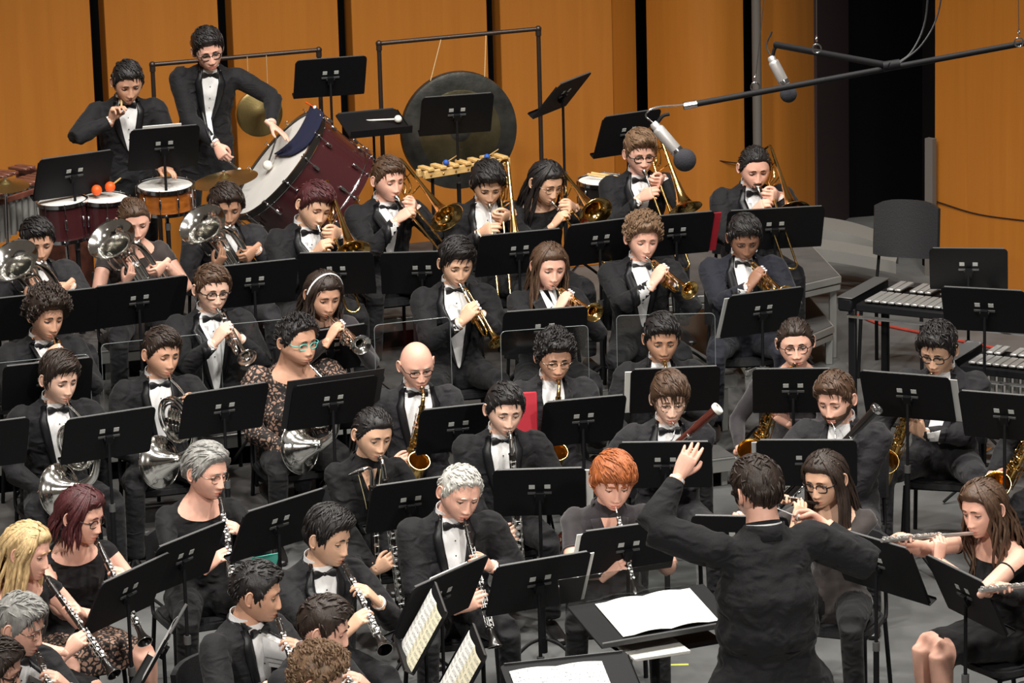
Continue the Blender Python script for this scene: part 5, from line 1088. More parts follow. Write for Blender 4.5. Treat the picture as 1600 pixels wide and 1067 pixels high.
# ================================================================= chairs
def chair_meshes():
    seat = MB(); pts = []; n = 16
    for i in range(n): a = 2*PI*i/n; pts.append((0.225*np.sign(math.cos(a))*abs(math.cos(a))**.55, 0.215*np.sign(math.sin(a))*abs(math.sin(a))**.55))
    seat.prism(pts, .395, .425); seat.prism([(x*.93, y*.93) for x, y in pts], .425, .436)
    g = []
    for i in range(9):
        x = -.215+.43*i/8; e = (abs(x)/.215)**4; g.append([[x, .225-.05*(x/.215)**2+.03*f, .56+.30*f-.03*e*(f > .5)+.02*e*(f < .5)] for f in (0, .25, .5, .75, 1)])
    back = MB(); back.grid(np.array(g), 0, th=-.028)
    legs = [MB().tube([(sx*.20, y0, .40), (sx*.215, y1, 0.0)], .0125, 8) for sx in (-1, 1) for y0, y1 in ((-.18, -.215), (.19, .25))]
    fr = MB()
    for sx in (-1, 1): fr.tube(cat([(sx*.20, -.18, .39), (sx*.205, .10, .39), (sx*.205, .20, .41), (sx*.19, .235, .60), (sx*.18, .245, .78)], 4), .011, 8)
    fr.tube([(-.20, -.17, .385), (.20, -.17, .385)], .010, 8); fr.tube([(-.20, .19, .385), (.20, .19, .385)], .010, 8)
    return [('seat', seat.mesh('seat', 'chairblack'))]+[('backrest', back.mesh('backrest', 'chairblack'))]+[('leg', q.mesh('leg', 'blackmetal')) for q in legs]+[('frame', fr.mesh('frame', 'blackmetal'))]
CHM = chair_meshes()
def chair(label, R3, o, group='orchestra chairs under the players'):
    t = thing('orchestra_chair', label, 'chair', m4(R3, o), group)
    for n, me in CHM: link(n, me, t)
    return t
for s in PL:
    if s.get('stand'): continue
    chair('black orchestra chair under the '+s['who'], s['Rz'], s['root'])
# ================================================================= music stands
def paper_mat(name, base, lines):
    m = mat(name, base, 0.8); 
    if lines:
        nt = m.node_tree; b = nt.nodes['Principled BSDF']; tc = nt.nodes.new('ShaderNodeTexCoord'); sp = nt.nodes.new('ShaderNodeSeparateXYZ'); nt.links.new(tc.outputs['Object'], sp.inputs[0])
        def mth(op, a, b_=None):
            q = nt.nodes.new('ShaderNodeMath'); q.operation = op
            for i, v in enumerate((a, b_)):
                if v is None: continue
                if hasattr(v, 'links'): nt.links.new(v, q.inputs[i])
                else: q.inputs[i].default_value = v
            return q.outputs[0]
        big = mth('FRACT', mth('MULTIPLY', sp.outputs['Y'], 33.0)); inn = mth('LESS_THAN', big, 0.55); fine = mth('LESS_THAN', mth('FRACT', mth('MULTIPLY', big, 9.0)), 0.22)
        n = nt.nodes.new('ShaderNodeTexNoise'); n.inputs['Scale'].default_value = 170; n.inputs['Detail'].default_value = 1; nt.links.new(tc.outputs['Object'], n.inputs['Vector']); note = mth('GREATER_THAN', n.outputs['Fac'], 0.60)
        ink = mth('MULTIPLY', inn, mth('MAXIMUM', fine, note)); mg = mth('LESS_THAN', mth('ABSOLUTE', mth('SUBTRACT', mth('ABSOLUTE', sp.outputs['X']), .112)), .098); ink = mth('MULTIPLY', ink, mg)
        mx = nt.nodes.new('ShaderNodeMix'); mx.data_type = 'RGBA'; nt.links.new(ink, mx.inputs[0]); mx.inputs[6].default_value = (*base, 1); mx.inputs[7].default_value = (.08, .08, .09, 1); nt.links.new(mx.outputs[2], b.inputs['Base Color'])
    return m
M['music'] = paper_mat('printed_music', (0.78, 0.78, 0.74), True); M['music_y'] = paper_mat('yellowed_printed_music', (0.72, 0.68, 0.50), True)
M['greyfolder'] = mat('grey_folder_edge', (0.45, 0.45, 0.44), 0.7); M['tealpaper'] = mat('teal_paper', (0.12, 0.62, 0.50), 0.7)
def desk_poly(w, h, c=.022): return [(-w/2+.004, -h/2), (w/2-.004, -h/2), (w/2, -h/2+.01), (w/2, h/2-c), (w/2-c*.35, h/2-c*.3), (w/2-c, h/2), (-w/2+c, h/2), (-w/2+c*.35, h/2-c*.3), (-w/2, h/2-c), (-w/2, -h/2+.01)]
SM = {}
def shared(k, fn):
    if k not in SM: SM[k] = fn()
    return SM[k]
def base_meshes(ph):
    lo = MB().cyl((0, 0, .10), (0, 0, .10+ph*.55), .0155, 12); up = MB().cyl((0, 0, .10+ph*.5), (0, 0, .10+ph), .0095, 10); co = MB().cyl((0, 0, .08+ph*.55), (0, 0, .125+ph*.55), .019, 12)
    hub = MB().cyl((0, 0, .07), (0, 0, .16), .022, 12); legs = []
    for k in range(3):
        a = PI/2+k*2*PI/3; c, s_ = math.cos(a), math.sin(a); legs.append(MB().tube(cat([(c*.018, s_*.018, .15), (c*.10, s_*.10, .13), (c*.20, s_*.20, .06), (c*.26, s_*.26, .012)], 4), .0095, 8).mesh('leg', 'blackmetal'))
    return [('lower_pole', lo.mesh('lower_pole', 'blackmetal')), ('upper_pole', up.mesh('upper_pole', 'blackmetal')), ('collar', co.mesh('collar', 'blackedge')), ('hub', hub.mesh('hub', 'blackmetal'))]+[('leg', q) for q in legs]
def stand(label, tl, tr, lvl, zt=1.17, tilt=25, h=.33, yaw=None, ctr=None, w=None, fol=None, music=None, wmin=.46, wmax=.80, base=True, y=None):
    """music stand whose desk shows its back; tl, tr = where its top corners show"""
    mid = ((tl[0]+tr[0])/2, (tl[1]+tr[1])/2); pm = P(*mid, lvl+zt) if y is None else PY(*mid, y)
    if y is not None: zt = pm[2]-lvl
    m_ = (tl[1]-tr[1])/max(1, tr[0]-tl[0]); sp = math.sin(PITCH+math.atan((mid[1]-533.5)/FPX))
    psi = math.atan((m_-.027)/sp) if yaw is None else R_(yaw)
    if w is None: w = min(wmax, max(wmin, (tr[0]-tl[0])/(pix(pm)[2]*math.cos(psi))))
    R3 = rotz(psi); t_ = R_(tilt); off = R3@np.array([0, h/2*math.sin(t_), 0]); o = np.array([pm[0]+off[0], pm[1]+off[1], lvl])
    T = thing('music_stand', label, 'music stand', m4(R3, o), 'black music stands')
    cz_ = zt-h/2*math.cos(t_)
    X = np.array([1.0, 0, 0]); U = np.array([0, -math.sin(t_), math.cos(t_)]); N = np.array([0, math.cos(t_), math.sin(t_)])   # N faces the player
    C0 = np.array([0, 0, cz_]); fr = (C0, X, U, N)
    dk = MB().prism(desk_poly(w, h), -.0022, .0022, 0, fr)
    for sx in (-1, 1): dk.prism([(sx*w/2-.0015, -h/2+.01), (sx*w/2+.0015, -h/2+.01), (sx*w/2+.0015, h/2-.03), (sx*w/2-.0015, h/2-.03)], 0, .012, 0, fr)
    dk.prism([(-w/2+.022, h/2-.003), (w/2-.022, h/2-.003), (w/2-.022, h/2), (-w/2+.022, h/2)], -.002, .012, 1, fr)  # lighter strip stands in for the grey highlight along the top edge
    obj('desk', dk, ['blackmetal', 'blackedge'], T)
    lp = MB().prism([(-w/2, -h/2-.003), (w/2, -h/2-.003), (w/2, -h/2), (-w/2, -h/2)], 0, .055, 0, fr); lp.prism([(-w/2, -h/2), (w/2, -h/2), (w/2, -h/2+.012), (-w/2, -h/2+.012)], .052, .055, 0, fr); obj('ledge', lp, 'blackmetal', T)
    bk = MB().prism([(-.065, -.006), (.065, -.006), (.065, .006), (-.065, .006)], -.010, -.003, 0, fr); bk.prism([(-.022, -.05), (.022, -.05), (.022, .01), (-.022, .01)], -.026, -.004, 1, fr)
    obj('bracket', bk, ['blackedge', 'blackmetal'], T)
    for sx in (-1, 1): obj('label_plate', MB().prism([(sx*.042-.016, .028), (sx*.042+.016, .028), (sx*.042+.016, .055), (sx*.042-.016, .055)], -.0045, -.0023, 0, fr), 'clip', T)
    ph = cz_-.12
    if base:
        for n, me in shared(('base', round(ph, 2)), lambda: base_meshes(round(ph, 2))): link(n, me, T)
        obj('tilt_joint', MB().cyl(C0+[-.03, 0, -.02], C0+[.03, 0, -.02], .014, 10), 'blackmetal', T)
    Rw = np.stack([X, U, N], 1); Mf = m4(R3@Rw, o+R3@(C0+N*.004))
    if fol:   # folder or sheet standing on the desk: (side offset, up offset, width, height, material, label)
        dx, dz, fw_, fh, mt_, fl_ = fol
        q = MB().box((0, 0, .004), (fw_, fh, .006), None, 0, .001); ob = obj('folder' if 'folder' in mt_ or mt_ in ('redcloth',) else 'sheet_music', q, mt_); ob.matrix_world = Mf @ Matrix.Translation((dx, -h/2+fh/2+dz, 0)); tag(ob, fl_, 'folder' if 'older' in mt_ or mt_ == 'redcloth' else 'sheet music', 'folders and sheets on the stands')
    if music:
        for k, (dx, mt_, lb) in enumerate(music):
            g = [[[x, y_, .003+.010*math.sin(PI*(x+.112)/.224)] for y_ in np.linspace(-.15, .15, 4)] for x in np.linspace(-.112, .112, 9)]
            q = MB(); q.grid(np.array(g), 0, th=.0012); ob = obj('sheet_music', q, mt_); ob.matrix_world = Mf @ Matrix.Translation((dx, -h/2+.152, .002)); tag(ob, lb, 'sheet music', 'open music on the stands')
    return T
bs = 'black music stand '
stand(bs+'lowest at the left before the toms', (65, 250), (175, 234), L3, y=24.75, wmax=.6)
stand(bs+'with white paper on top in front of the drummer', (205, 204), (311, 195), L3, y=24.95, fol=(-.02, .02, .26, .33, 'paper', 'white sheet poking above the stand in front of the drummer'))
stand(bs+'above the bass drum', (463, 95), (573, 87), L3, y=27.0)
stand(bs+'in front of the gong', (660, 153), (772, 145), L3, y=26.55)
stand(bs+'tilted behind the bass trombonist', (943, 183), (1035, 170), L3, zt=1.05, h=.36)
# flat desk used as a table
ft_ = stand(bs+'with desk laid flat holding a white mallet', (524, 182), (618, 167), L3, y=26.9, tilt=72, h=.36, yaw=200)
o_ = np.array(ft_.matrix_world.translation)
ml = thing('mallet', 'white headed mallet lying on the flat stand desk', 'mallet', (*PY(622, 186, o_[1]+.02),)); obj('head', MB().ball((0, 0, 0), .028, 14, 10), 'ivory', ml); obj('handle', MB().cyl((-.02, 0, 0), (-.30, .03, -.012), .006, 8), 'ivory', ml)
# side-on stand
sd = stand(bs+'seen edge on beside the gong frame', (860, 150), (940, 95), L3, zt=1.45, yaw=62, w=.50, tilt=40)
# euphonium row
stand(bs+'at the far left below the euphonium bell', (-30, 470), (150, 450), L2-.2, zt=1.25, wmax=.75)
stand(bs+'between the far left trumpeter and the cornet player', (150, 449), (292, 430), L2-.2, zt=1.25, wmax=.62)
stand(bs+'behind the cornet player\'s shoulder', (335, 418), (466, 404), L2-.15, zt=1.25)
stand(bs+'below the dark red haired trombonist', (463, 396), (583, 394), L2, zt=1.07)
stand(bs+'below the slide of the brown haired trombonist', (594, 396), (722, 392), L2, zt=.98)
stand(bs+'below the trombonist at the gong', (750, 369), (880, 357), L2, zt=1.08, wmax=.62)
stand(bs+'below the long haired woman trombonist', (888, 353), (1000, 339), L2, zt=1.13)
stand(bs+'with red folder under the bass trombonist', (1005, 340), (1118, 330), L2, zt=1.07, fol=(.045, .0, .50, .31, 'redcloth', 'red folder sticking out beside the stand under the bass trombonist'))
stand(bs+'below the bearded trombonist', (1137, 330), (1290, 322), L2, zt=1.06, wmax=.68)
# trumpet row
stand(bs+'below the curly haired trumpeter at the left', (8, 573), (143, 558), L1, zt=1.11, wmax=.6)
stand(bs+'below the woman with the headband', (485, 519), (557, 508), L1, y=22.38)
stand(bs+'below the long haired woman trumpeter', (787, 488), (919, 479), L1, zt=1.15, wmax=.6)
stand(bs+'with pale folder edge below the trumpeter in navy', (1138, 463), (1259, 448), L1, zt=1.05, fol=(-.035, .0, .50, .31, 'greyfolder', 'pale folder edge beside the stand of the trumpeter in navy'))
stand(bs+'beside the empty chair at the right', (1453, 388), (1573, 389), L0, zt=1.33, wmax=.6)
stand(bs+'over the silver bars at the right', (1472, 448), (1598, 455), L0, zt=1.36, wmax=.6)
# horn and saxophone row
stand(bs+'cut by the left edge', (-75, 668), (43, 652), L0, zt=1.20)
stand(bs+'of the horn player at the left', (107, 656), (241, 635), L0, zt=1.18)
stand(bs+'of the second horn player', (292, 617), (419, 597), L0, zt=1.21)
stand(bs+'with wide folder before the horn player in teal glasses', (460, 604), (590, 586), L0, zt=1.21, fol=(0, .01, .60, .36, 'folder', 'wide black folder before the horn player in teal glasses'))
stand(bs+'of the bald saxophonist', (670, 640), (768, 630), L0, zt=1.18)
stand(bs+'of the curly haired saxophonist', (850, 629), (980, 617), L0, zt=1.18, wmax=.56)
stand(bs+'with pale left edge behind the bassoonist in wire glasses', (986, 578), (1126, 572), L0, zt=1.20, wmax=.58, fol=(-.035, .0, .52, .31, 'paper', 'white sheets showing at the left edge behind the wire glasses bassoonist'))
stand(bs+'in front of the woman saxophonist in round glasses', (1176, 577), (1302, 576), L0, zt=1.20)
stand(bs+'with grey folder at the right below the spiky haired saxophonist', (1345, 579), (1480, 590), L0, zt=1.20, fol=(.050, .0, .52, .31, 'greyfolder', 'grey folder edge beside the spiky haired saxophonist\'s stand'))
stand(bs+'cut by the right edge below the second set of bars', (1500, 610), (1630, 621), L0, zt=1.23, wmax=.6)
# low reeds
stand(bs+'of the woman playing bass clarinet', (600, 758), (692, 745), L0, zt=1.13, wmax=.55)
stand(bs+'with pale right edge before the man playing bass clarinet', (770, 735), (915, 731), L0, zt=1.13, wmax=.56, fol=(.04, .0, .50, .31, 'paper', 'pale sheets at the right edge before the bass clarinet man'))
stand(bs+'in front of the bassoonist in wire glasses', (966, 692), (1112, 690), L0, zt=1.13, wmax=.56)
stand(bs+'in front of the bearded bassoonist', (1182, 688), (1338, 688), L0, zt=1.13, wmax=.58, fol=(-.05, .0, .50, .31, 'greyfolder', 'grey sheets at the left edge before the bearded bassoonist'))
stand(bs+'beyond the conductor\'s raised elbow', (1100, 806), (1210, 808), L0, zt=1.08, w=.5)
# front
stand(bs+'slanting between the grey haired woman and the swept haired man', (388, 801), (507, 762), L0, zt=1.20)
stand(bs+'before the grey haired woman clarinettist', (252, 856), (350, 813), L0, zt=1.18)
stand(bs+'lowest of the three at the left beside the blonde woman', (167, 912), (262, 862), L0, zt=1.13)
stand(bs+'steeply turned in front of the white haired man', (647, 919), (765, 866), L0, zt=1.20, fol=(-.02, .01, .30, .33, 'paper', 'white sheet corner behind the steeply turned stand'))
stand(bs+'of the white haired clarinettist', (775, 886), (925, 861), L0, zt=1.13, wmax=.60, fol=(.035, .0, .50, .31, 'paper', 'pale sheets at the right edge of the white haired man\'s stand'))
stand(bs+'of the red haired oboist', (935, 828), (1040, 814), L0, zt=1.13, w=.54, fol=(-.035, .0, .52, .31, 'paper', 'pale sheets at the left edge of the red haired oboist\'s stand'))
stand(bs+'dark and wide beside the conductor\'s right arm', (1292, 819), (1412, 858), L0, zt=1.20, wmax=.60, h=.36)
stand(bs+'slanting before the flutist with wavy hair', (1450, 864), (1530, 912), L0, zt=1.18, w=.52)
stand(bs+'with open music facing the hall, left of two', (676, 915), (705, 950), L0, zt=1.21, yaw=97, w=.50, tilt=30, h=.34, music=[(.112, 'music', 'white music page, far half on the left of the two facing stands'), (-.112, 'music_y', 'yellowed music page, near half on the left of the two facing stands')])
stand(bs+'with open music facing the hall, right of two', (736, 982), (766, 1016), L0, zt=1.21, yaw=97, w=.50, tilt=30, h=.34, music=[(.112, 'music', 'white music page, far half on the right of the two facing stands'), (-.112, 'music_y', 'yellowed music page, near half on the right of the two facing stands')])
stand(bs+'seen edge on with grey sheets at the bottom left', (276, 962), (284, 972), L0, zt=1.16, yaw=84, w=.48, tilt=30, music=[(0, 'greyfolder', 'grey sheets on the edge-on stand at the bottom left')])
stand(bs+'laid nearly flat with white paper at the bottom', (800, 1038), (960, 1020), L0, zt=.98, yaw=194, w=.62, tilt=68, h=.36, music=[(-.06, 'music', 'white music page on the flat stand at the bottom, left half'), (.165, 'music', 'white music page on the flat stand at the bottom, right half')])
# ================================================================= conductor's desk, score, podium, baton
cs = BYWHO['conductor']; cr = cs['root']
pd = thing('podium', 'black carpeted conducting podium under the conductor', 'podium', m4(rotz(R_(15)), (cr[0], cr[1], 0))); obj('platform', MB().box((0, .1, .10), (1.1, 1.2, .20), None, 0, .01), 'chairblack', pd); obj('trim', MB().box((0, .1, .208), (1.08, 1.18, .012), None, 0, .004), 'blackedge', pd)
zs = 1.02; q = [P(943, 936, zs+.06), P(1083, 916, zs+.06), P(1097, 970, zs-.01), P(984, 993, zs-.01)]
cc = sum(q)/4; ax = nrm((q[1]-q[0]+q[2]-q[3])*[1, 1, 0]); psi = math.atan2(ax[1], ax[0])
st_ = thing('conductor_stand', 'wide black conductor desk with lower shelf holding the open score', 'music stand', m4(rotz(psi), (cc[0], cc[1], 0)))
tl_ = rotx(R_(13)); obj('desk', MB().box((-.02, 0, zs), (.74, .40, .012), tl_, 0, .004), 'blackmetal', st_); obj('ledge', MB().box((-.02, -.20, zs-.03), (.74, .012, .03), tl_, 0, .003), 'blackedge', st_)
obj('shelf', MB().box((.02, -.02, zs-.13), (.52, .30, .010), None, 0, .003), 'blackmetal', st_)
obj('pole', MB().cyl((0, .03, .05), (0, .03, zs-.02), .022, 14), 'blackmetal', st_); obj('base', MB().box((0, .03, .03), (.46, .40, .05), None, 0, .01), 'blackmetal', st_)
obj('back_panel', MB().box((-.05, .215, zs+.10), (.74, .006, .16), rotx(R_(-8)), 0, .002), 'plexi', st_)
sc_ = thing('open_score', 'large open white score on the conductor desk', 'score', m4(rotz(psi)@tl_, (cc[0], cc[1], zs+.010)))
for sx in (-1, 1):
    g = [[[sx*x, y_, .004+.012*math.sin(PI*min(1, x/.2))*(x < .2)] for y_ in np.linspace(-.155, .165, 4)] for x in np.linspace(.0, .255, 10)]
    m_ = MB(); m_.grid(np.array(g), 0, th=(.003 if sx < 0 else -.003)); obj('page', m_, 'paper', sc_)
sp_ = P(1022, 1018, zs-.12); sh_ = obj('paper_pad', MB().box((0, 0, .012), (.29, .21, .016), None, 0, .002), 'paper'); sh_.matrix_world = m4(rotz(psi-.05), (sp_[0], sp_[1], zs-.122)); tag(sh_, 'white pad of papers sticking out of the shelf under the score', 'papers')
sh_ = obj('score_stack', MB().box((0, 0, .012), (.26, .24, .020), None, 0, .002), 'greyfolder'); sh_.matrix_world = m4(rotz(psi+.25), (sp_[0]-.06, sp_[1]+.13, zs-.122)); tag(sh_, 'grey score lying on the shelf under the open score', 'papers')
bt = thing('baton', 'thin white conducting baton in the conductor\'s right hand', 'baton', (0, 0, 0)); g0 = cs['grip']; g1 = PY(1211, 793, cr[1]+.22)
obj('shaft', MB().tube([g0, g1], [.0035, .0018], 6), 'pearl', bt); obj('handle', MB().ball(g0, .013, 10, 8, 0, (1, 1, 1.4)), 'ivory', bt)
# ================================================================= percussion
M['drumhead'] = mat('calf_drum_head', (0.72, 0.71, 0.68), 0.6, vary=.08, vscale=3); M['oxblood'] = mat('oxblood_lacquer', (0.050, 0.012, 0.014), 0.25, coat=.5); M['amberwood'] = mat('amber_burst_wood', (0.30, 0.07, 0.012), 0.22, coat=.7, vary=.5, vscale=6, stretch=(1, 1, 3), col2=(.50, .16, .025))
M['cymbal'] = mat('cymbal_bronze', (0.62, 0.48, 0.20), 0.30, 1.0, bump=.2, bscale=90); M['towel'] = mat('navy_towel', (0.005, 0.009, 0.042), 0.95, bump=.6, bscale=200); M['orange'] = mat('orange_mallet_head', (0.85, 0.11, 0.01), 0.5); M['bluefelt'] = mat('blue_mallet_head', (0.02, 0.09, 0.42), 0.6)
M['pine'] = mat('pale_pine', (0.66, 0.42, 0.16), 0.5, vary=.15, vscale=12, stretch=(1, 6, 6)); M['gongdark'] = mat('gong_dark_rim', (0.075, 0.075, 0.068), 0.42, .8, bump=.5, bscale=25, vary=.4, vscale=8); M['gongbrass'] = mat('gong_hammered_face', (0.24, 0.215, 0.125), 0.38, 1.0, bump=.5, bscale=35, vary=.35, vscale=6)
M['cord'] = mat('tan_cord', (0.42, 0.30, 0.16), 0.8); M['iron'] = mat('blackened_pipe', (0.060, 0.045, 0.038), 0.4, .7); M['rosewood'] = mat('rosewood_bar', (0.13, 0.045, 0.03), 0.35, vary=.3, vscale=20); M['vibebar'] = mat('silver_bar', (0.60, 0.60, 0.58), 0.35, .7); M['foam'] = mat('black_foam', (0.02, 0.02, 0.025), 0.95, bump=.8, bscale=120); M['redcable'] = mat('red_cable', (0.42, 0.05, 0.03), 0.6)
# bass drum
a_c = CR@np.array([.73, -.58, -.34]); a_c = nrm(a_c); hc = PY(434, 256, 26.15); Rb = np.stack([nrm(np.cross([0, 0, 1], a_c)), nrm(np.cross(a_c, nrm(np.cross([0, 0, 1], a_c)))), a_c], 1)
bd = thing('bass_drum', 'large dark red concert bass drum tilted on its cradle', 'drum', m4(Rb, hc)); RD, LD = .455, .46
obj('shell', MB().lathe([(RD-.012, .02), (RD-.012, LD-.02)], n=56), 'oxblood', bd)
for z0, nm in ((0, 'drum_head'), (LD, 'drum_head')): obj(nm, MB().lathe([(0, z0-(.006 if z0 == 0 else -.006)), (RD*.7, z0-(.006 if z0 == 0 else -.006)), (RD-.02, z0), (RD-.008, z0+(.012 if z0 == 0 else -.012))], n=56), 'drumhead', bd)
for z0 in (-.012, LD-.030): obj('hoop', MB().lathe([(RD-.016, z0), (RD+.012, z0), (RD+.012, z0+.042), (RD-.014, z0+.042), (RD-.016, z0)], n=56), 'oxblood' if z0 > 0 else 'grenadilla', bd)
for z0 in (.036, LD-.036): obj('hoop_band', MB().torus((0, 0, z0), RD-.004, .006, n=56), 'chrome', bd)
for k in range(14):
    a = 2*PI*k/14+.1; c = np.array([math.cos(a), math.sin(a), 0])*(RD+.016)
    m_ = MB()
    for z0, z1 in ((-.02, .11), (LD+.02, LD-.11)): m_.cyl(c+[0, 0, z0], c+[0, 0, z1], .0045, 6); m_.box(c*.985+[0, 0, z1], (.022, .022, .05), rotz(a), 0, .005); m_.box(c+[0, 0, z0+(.03 if z0 < 0 else -.03)], (.03, .02, .012), rotz(a), 0, .003); m_.box(c*1.02+[0, 0, z0-(.008 if z0 < 0 else -.008)], (.008, .034, .006), rotz(a), 0, .002)
    obj('tension_rod', m_, 'chrome', bd)
cr_ = thing('drum_cradle', 'black folding cradle with wheels carrying the bass drum', 'drum stand', (0, 0, 0)); bc_ = hc+a_c*LD*.5; bz = bc_[2]-RD*.95
for k, (dx, dy) in enumerate(((-.32, -.22), (.32, -.22), (-.32, .26), (.32, .26))):
    top_ = np.array([bc_[0]-dx*.9, bc_[1]+dy*.6, max(L3+.35, bz+.05)]); ft2 = np.array([bc_[0]+dx, bc_[1]+dy, L3+.05]); obj('leg', MB().cyl(top_, ft2, .014, 8), 'blackmetal', cr_); obj('wheel', MB().cyl(ft2+[-.012, 0, -.018], ft2+[.012, 0, -.018], .03, 12), 'chairblack', cr_)
obj('crossbar', MB().cyl((bc_[0]-.3, bc_[1], L3+.22), (bc_[0]+.3, bc_[1], L3+.22), .012, 8), 'blackmetal', cr_)
Wb = lambda x, y_, z: hc+Rb@np.array([x, y_, z])
def onhead(px, py, off=-.02):   # point of the picture on the drum head plane
    d = P(px, py, 1.0)-[0, 0, CAMZ]; t = ((hc-[0, 0, CAMZ])@a_c+off)/(d@a_c); return np.array([0, 0, CAMZ])+d*t
g = []
for (x0, y0_), (x1, y1_) in zip(((486, 162), (474, 190), (459, 214), (440, 232), (428, 240)), ((506, 176), (497, 200), (480, 226), (456, 242), (438, 244))): g.append([onhead(x0+(x1-x0)*f, y0_+(y1_-y0_)*f, -.022-.010*math.sin(PI*f*2)**2) for f in np.linspace(0, 1, 7)])
m_ = MB(); m_.grid(np.array([cat(np.array(g)[:, j], 4) for j in range(7)]), 0, th=.006); tw = obj('towel', m_, 'towel', None, 60); tag(tw, 'dark blue cloth draped down the bass drum head', 'cloth')
p2 = BYWHO['tall percussionist in glasses']
ml = thing('mallet', 'white fluffy bass drum mallet hanging against the drum head', 'mallet', (0, 0, 0)); b0 = onhead(418, 258, -.05); b1 = onhead(432, 216, -.09); obj('head', MB().ball(b0, .034, 16, 12), 'ivory', ml); obj('handle', MB().cyl(b0, b1, .006, 8), 'grenadilla', ml)
ml = thing('cymbal_stick', 'short chrome beater held in the tall percussionist\'s right hand', 'mallet', (0, 0, 0)); b0 = PY(352, 248, p2['root'][1]-.42); obj('shaft', MB().cyl(b0, PY(372, 264, p2['root'][1]-.5), .007, 8), 'chrome', ml); obj('tip', MB().ball(PY(374, 265, p2['root'][1]-.5), .014, 10, 8), 'ivory', ml)
ml = thing('mallet', 'red handled mallet resting on top of the bass drum rim', 'mallet', (0, 0, 0)); b0 = onhead(478, 160, -.03); b1 = onhead(492, 168, -.03); obj('handle', MB().cyl(b0, b1, .006, 8), 'orange', ml); obj('head', MB().ball(b1, .014, 10, 8), 'ivory', ml)
p1 = BYWHO['percussionist at the drums']; ml = obj('drum_stick', MB().tube([p1['stick'], p1['stick']+np.array([-.02, .22, .06])], [.007, .006], 8), 'pine'); tag(ml, 'drum stick in the raised hand of the percussionist at the drums', 'drum stick')
# gong and frames
def pipe_frame(name, label, tl, tr, y0, y1, legz=L3):
    t = thing(name, label, 'frame', (0, 0, 0), 'pipe frames at the back'); A = PY(*tl, y0); B = PY(*tr, y1); obj('top_pipe', MB().cyl(A, B, .016, 12), 'iron', t)
    for q in (A, B):
        obj('upright', MB().cyl(q, [q[0], q[1], legz+.03], .016, 12), 'iron', t); e = MB().ball(q, .024, 12, 8); e.cyl(q, q-[0, 0, .05], .021, 12); obj('elbow_joint', e, 'iron', t)
        obj('foot', MB().box((q[0], q[1], legz+.02), (.06, .5, .035), None, 0, .006), 'iron', t)
    return A, B
A, B = pipe_frame('pipe_stand', 'black pipe frame holding the large gong', (592, 68), (841, 45), 27.15, 27.45)
gc = PY(719, 205, 27.05); gx = nrm((B-A)*[1, 1, 0]); Rg = np.stack([gx, np.cross([0, 0, 1], gx), [0, 0, 1]], 1)
gt = thing('gong', 'large gong with dark rim and bronze centre hanging from cords', 'gong', m4(Rg, gc))
obj('face', MB().lathe([(.0, -.012), (.06, -.012), (.075, -.006), (.29, 0), (.300, .002)], ax=(0, 1, 0), n=56), 'gongbrass', gt)
obj('dark_rim', MB().lathe([(.300, .002), (.40, .006), (.425, .014), (.430, .06), (.424, .06), (.418, .018), (0.2, .012)], ax=(0, 1, 0), n=64), 'gongdark', gt); obj('boss', MB().lathe([(0, -.020), (.05, -.018), (.075, -.008)], ax=(0, 1, 0), n=40), 'gongdark', gt)
for sx in (-1, 1): tp_ = A+(B-A)*(.5+sx*.14+.03); q = (Matrix(m4(Rg, gc)).inverted()@Vector(tp_)); obj('cord', MB().tube([(sx*.20, .03, .375), tuple(q)], .0035, 6), 'cord', gt)
A2, B2 = pipe_frame('pipe_stand', 'black pipe frame behind the tall percussionist', (238, 101), (498, 78), 27.15, 27.5)
g2 = PY(406, 178, 27.25); gs = thing('small_gong', 'smaller bronze gong behind the tall percussionist\'s arm', 'gong', m4(Rg, g2)); obj('face', MB().lathe([(0, -.01), (.05, -.008), (.07, 0), (.15, .004), (.17, .012), (.172, .04), (.160, .04)], ax=(0, 1, 0), n=40), 'cymbal', gs)
for x in (-.07, .07): obj('cord', MB().cyl((x, .02, .15), (x*1.0, .02, .42), .003, 6), 'cord', gs)
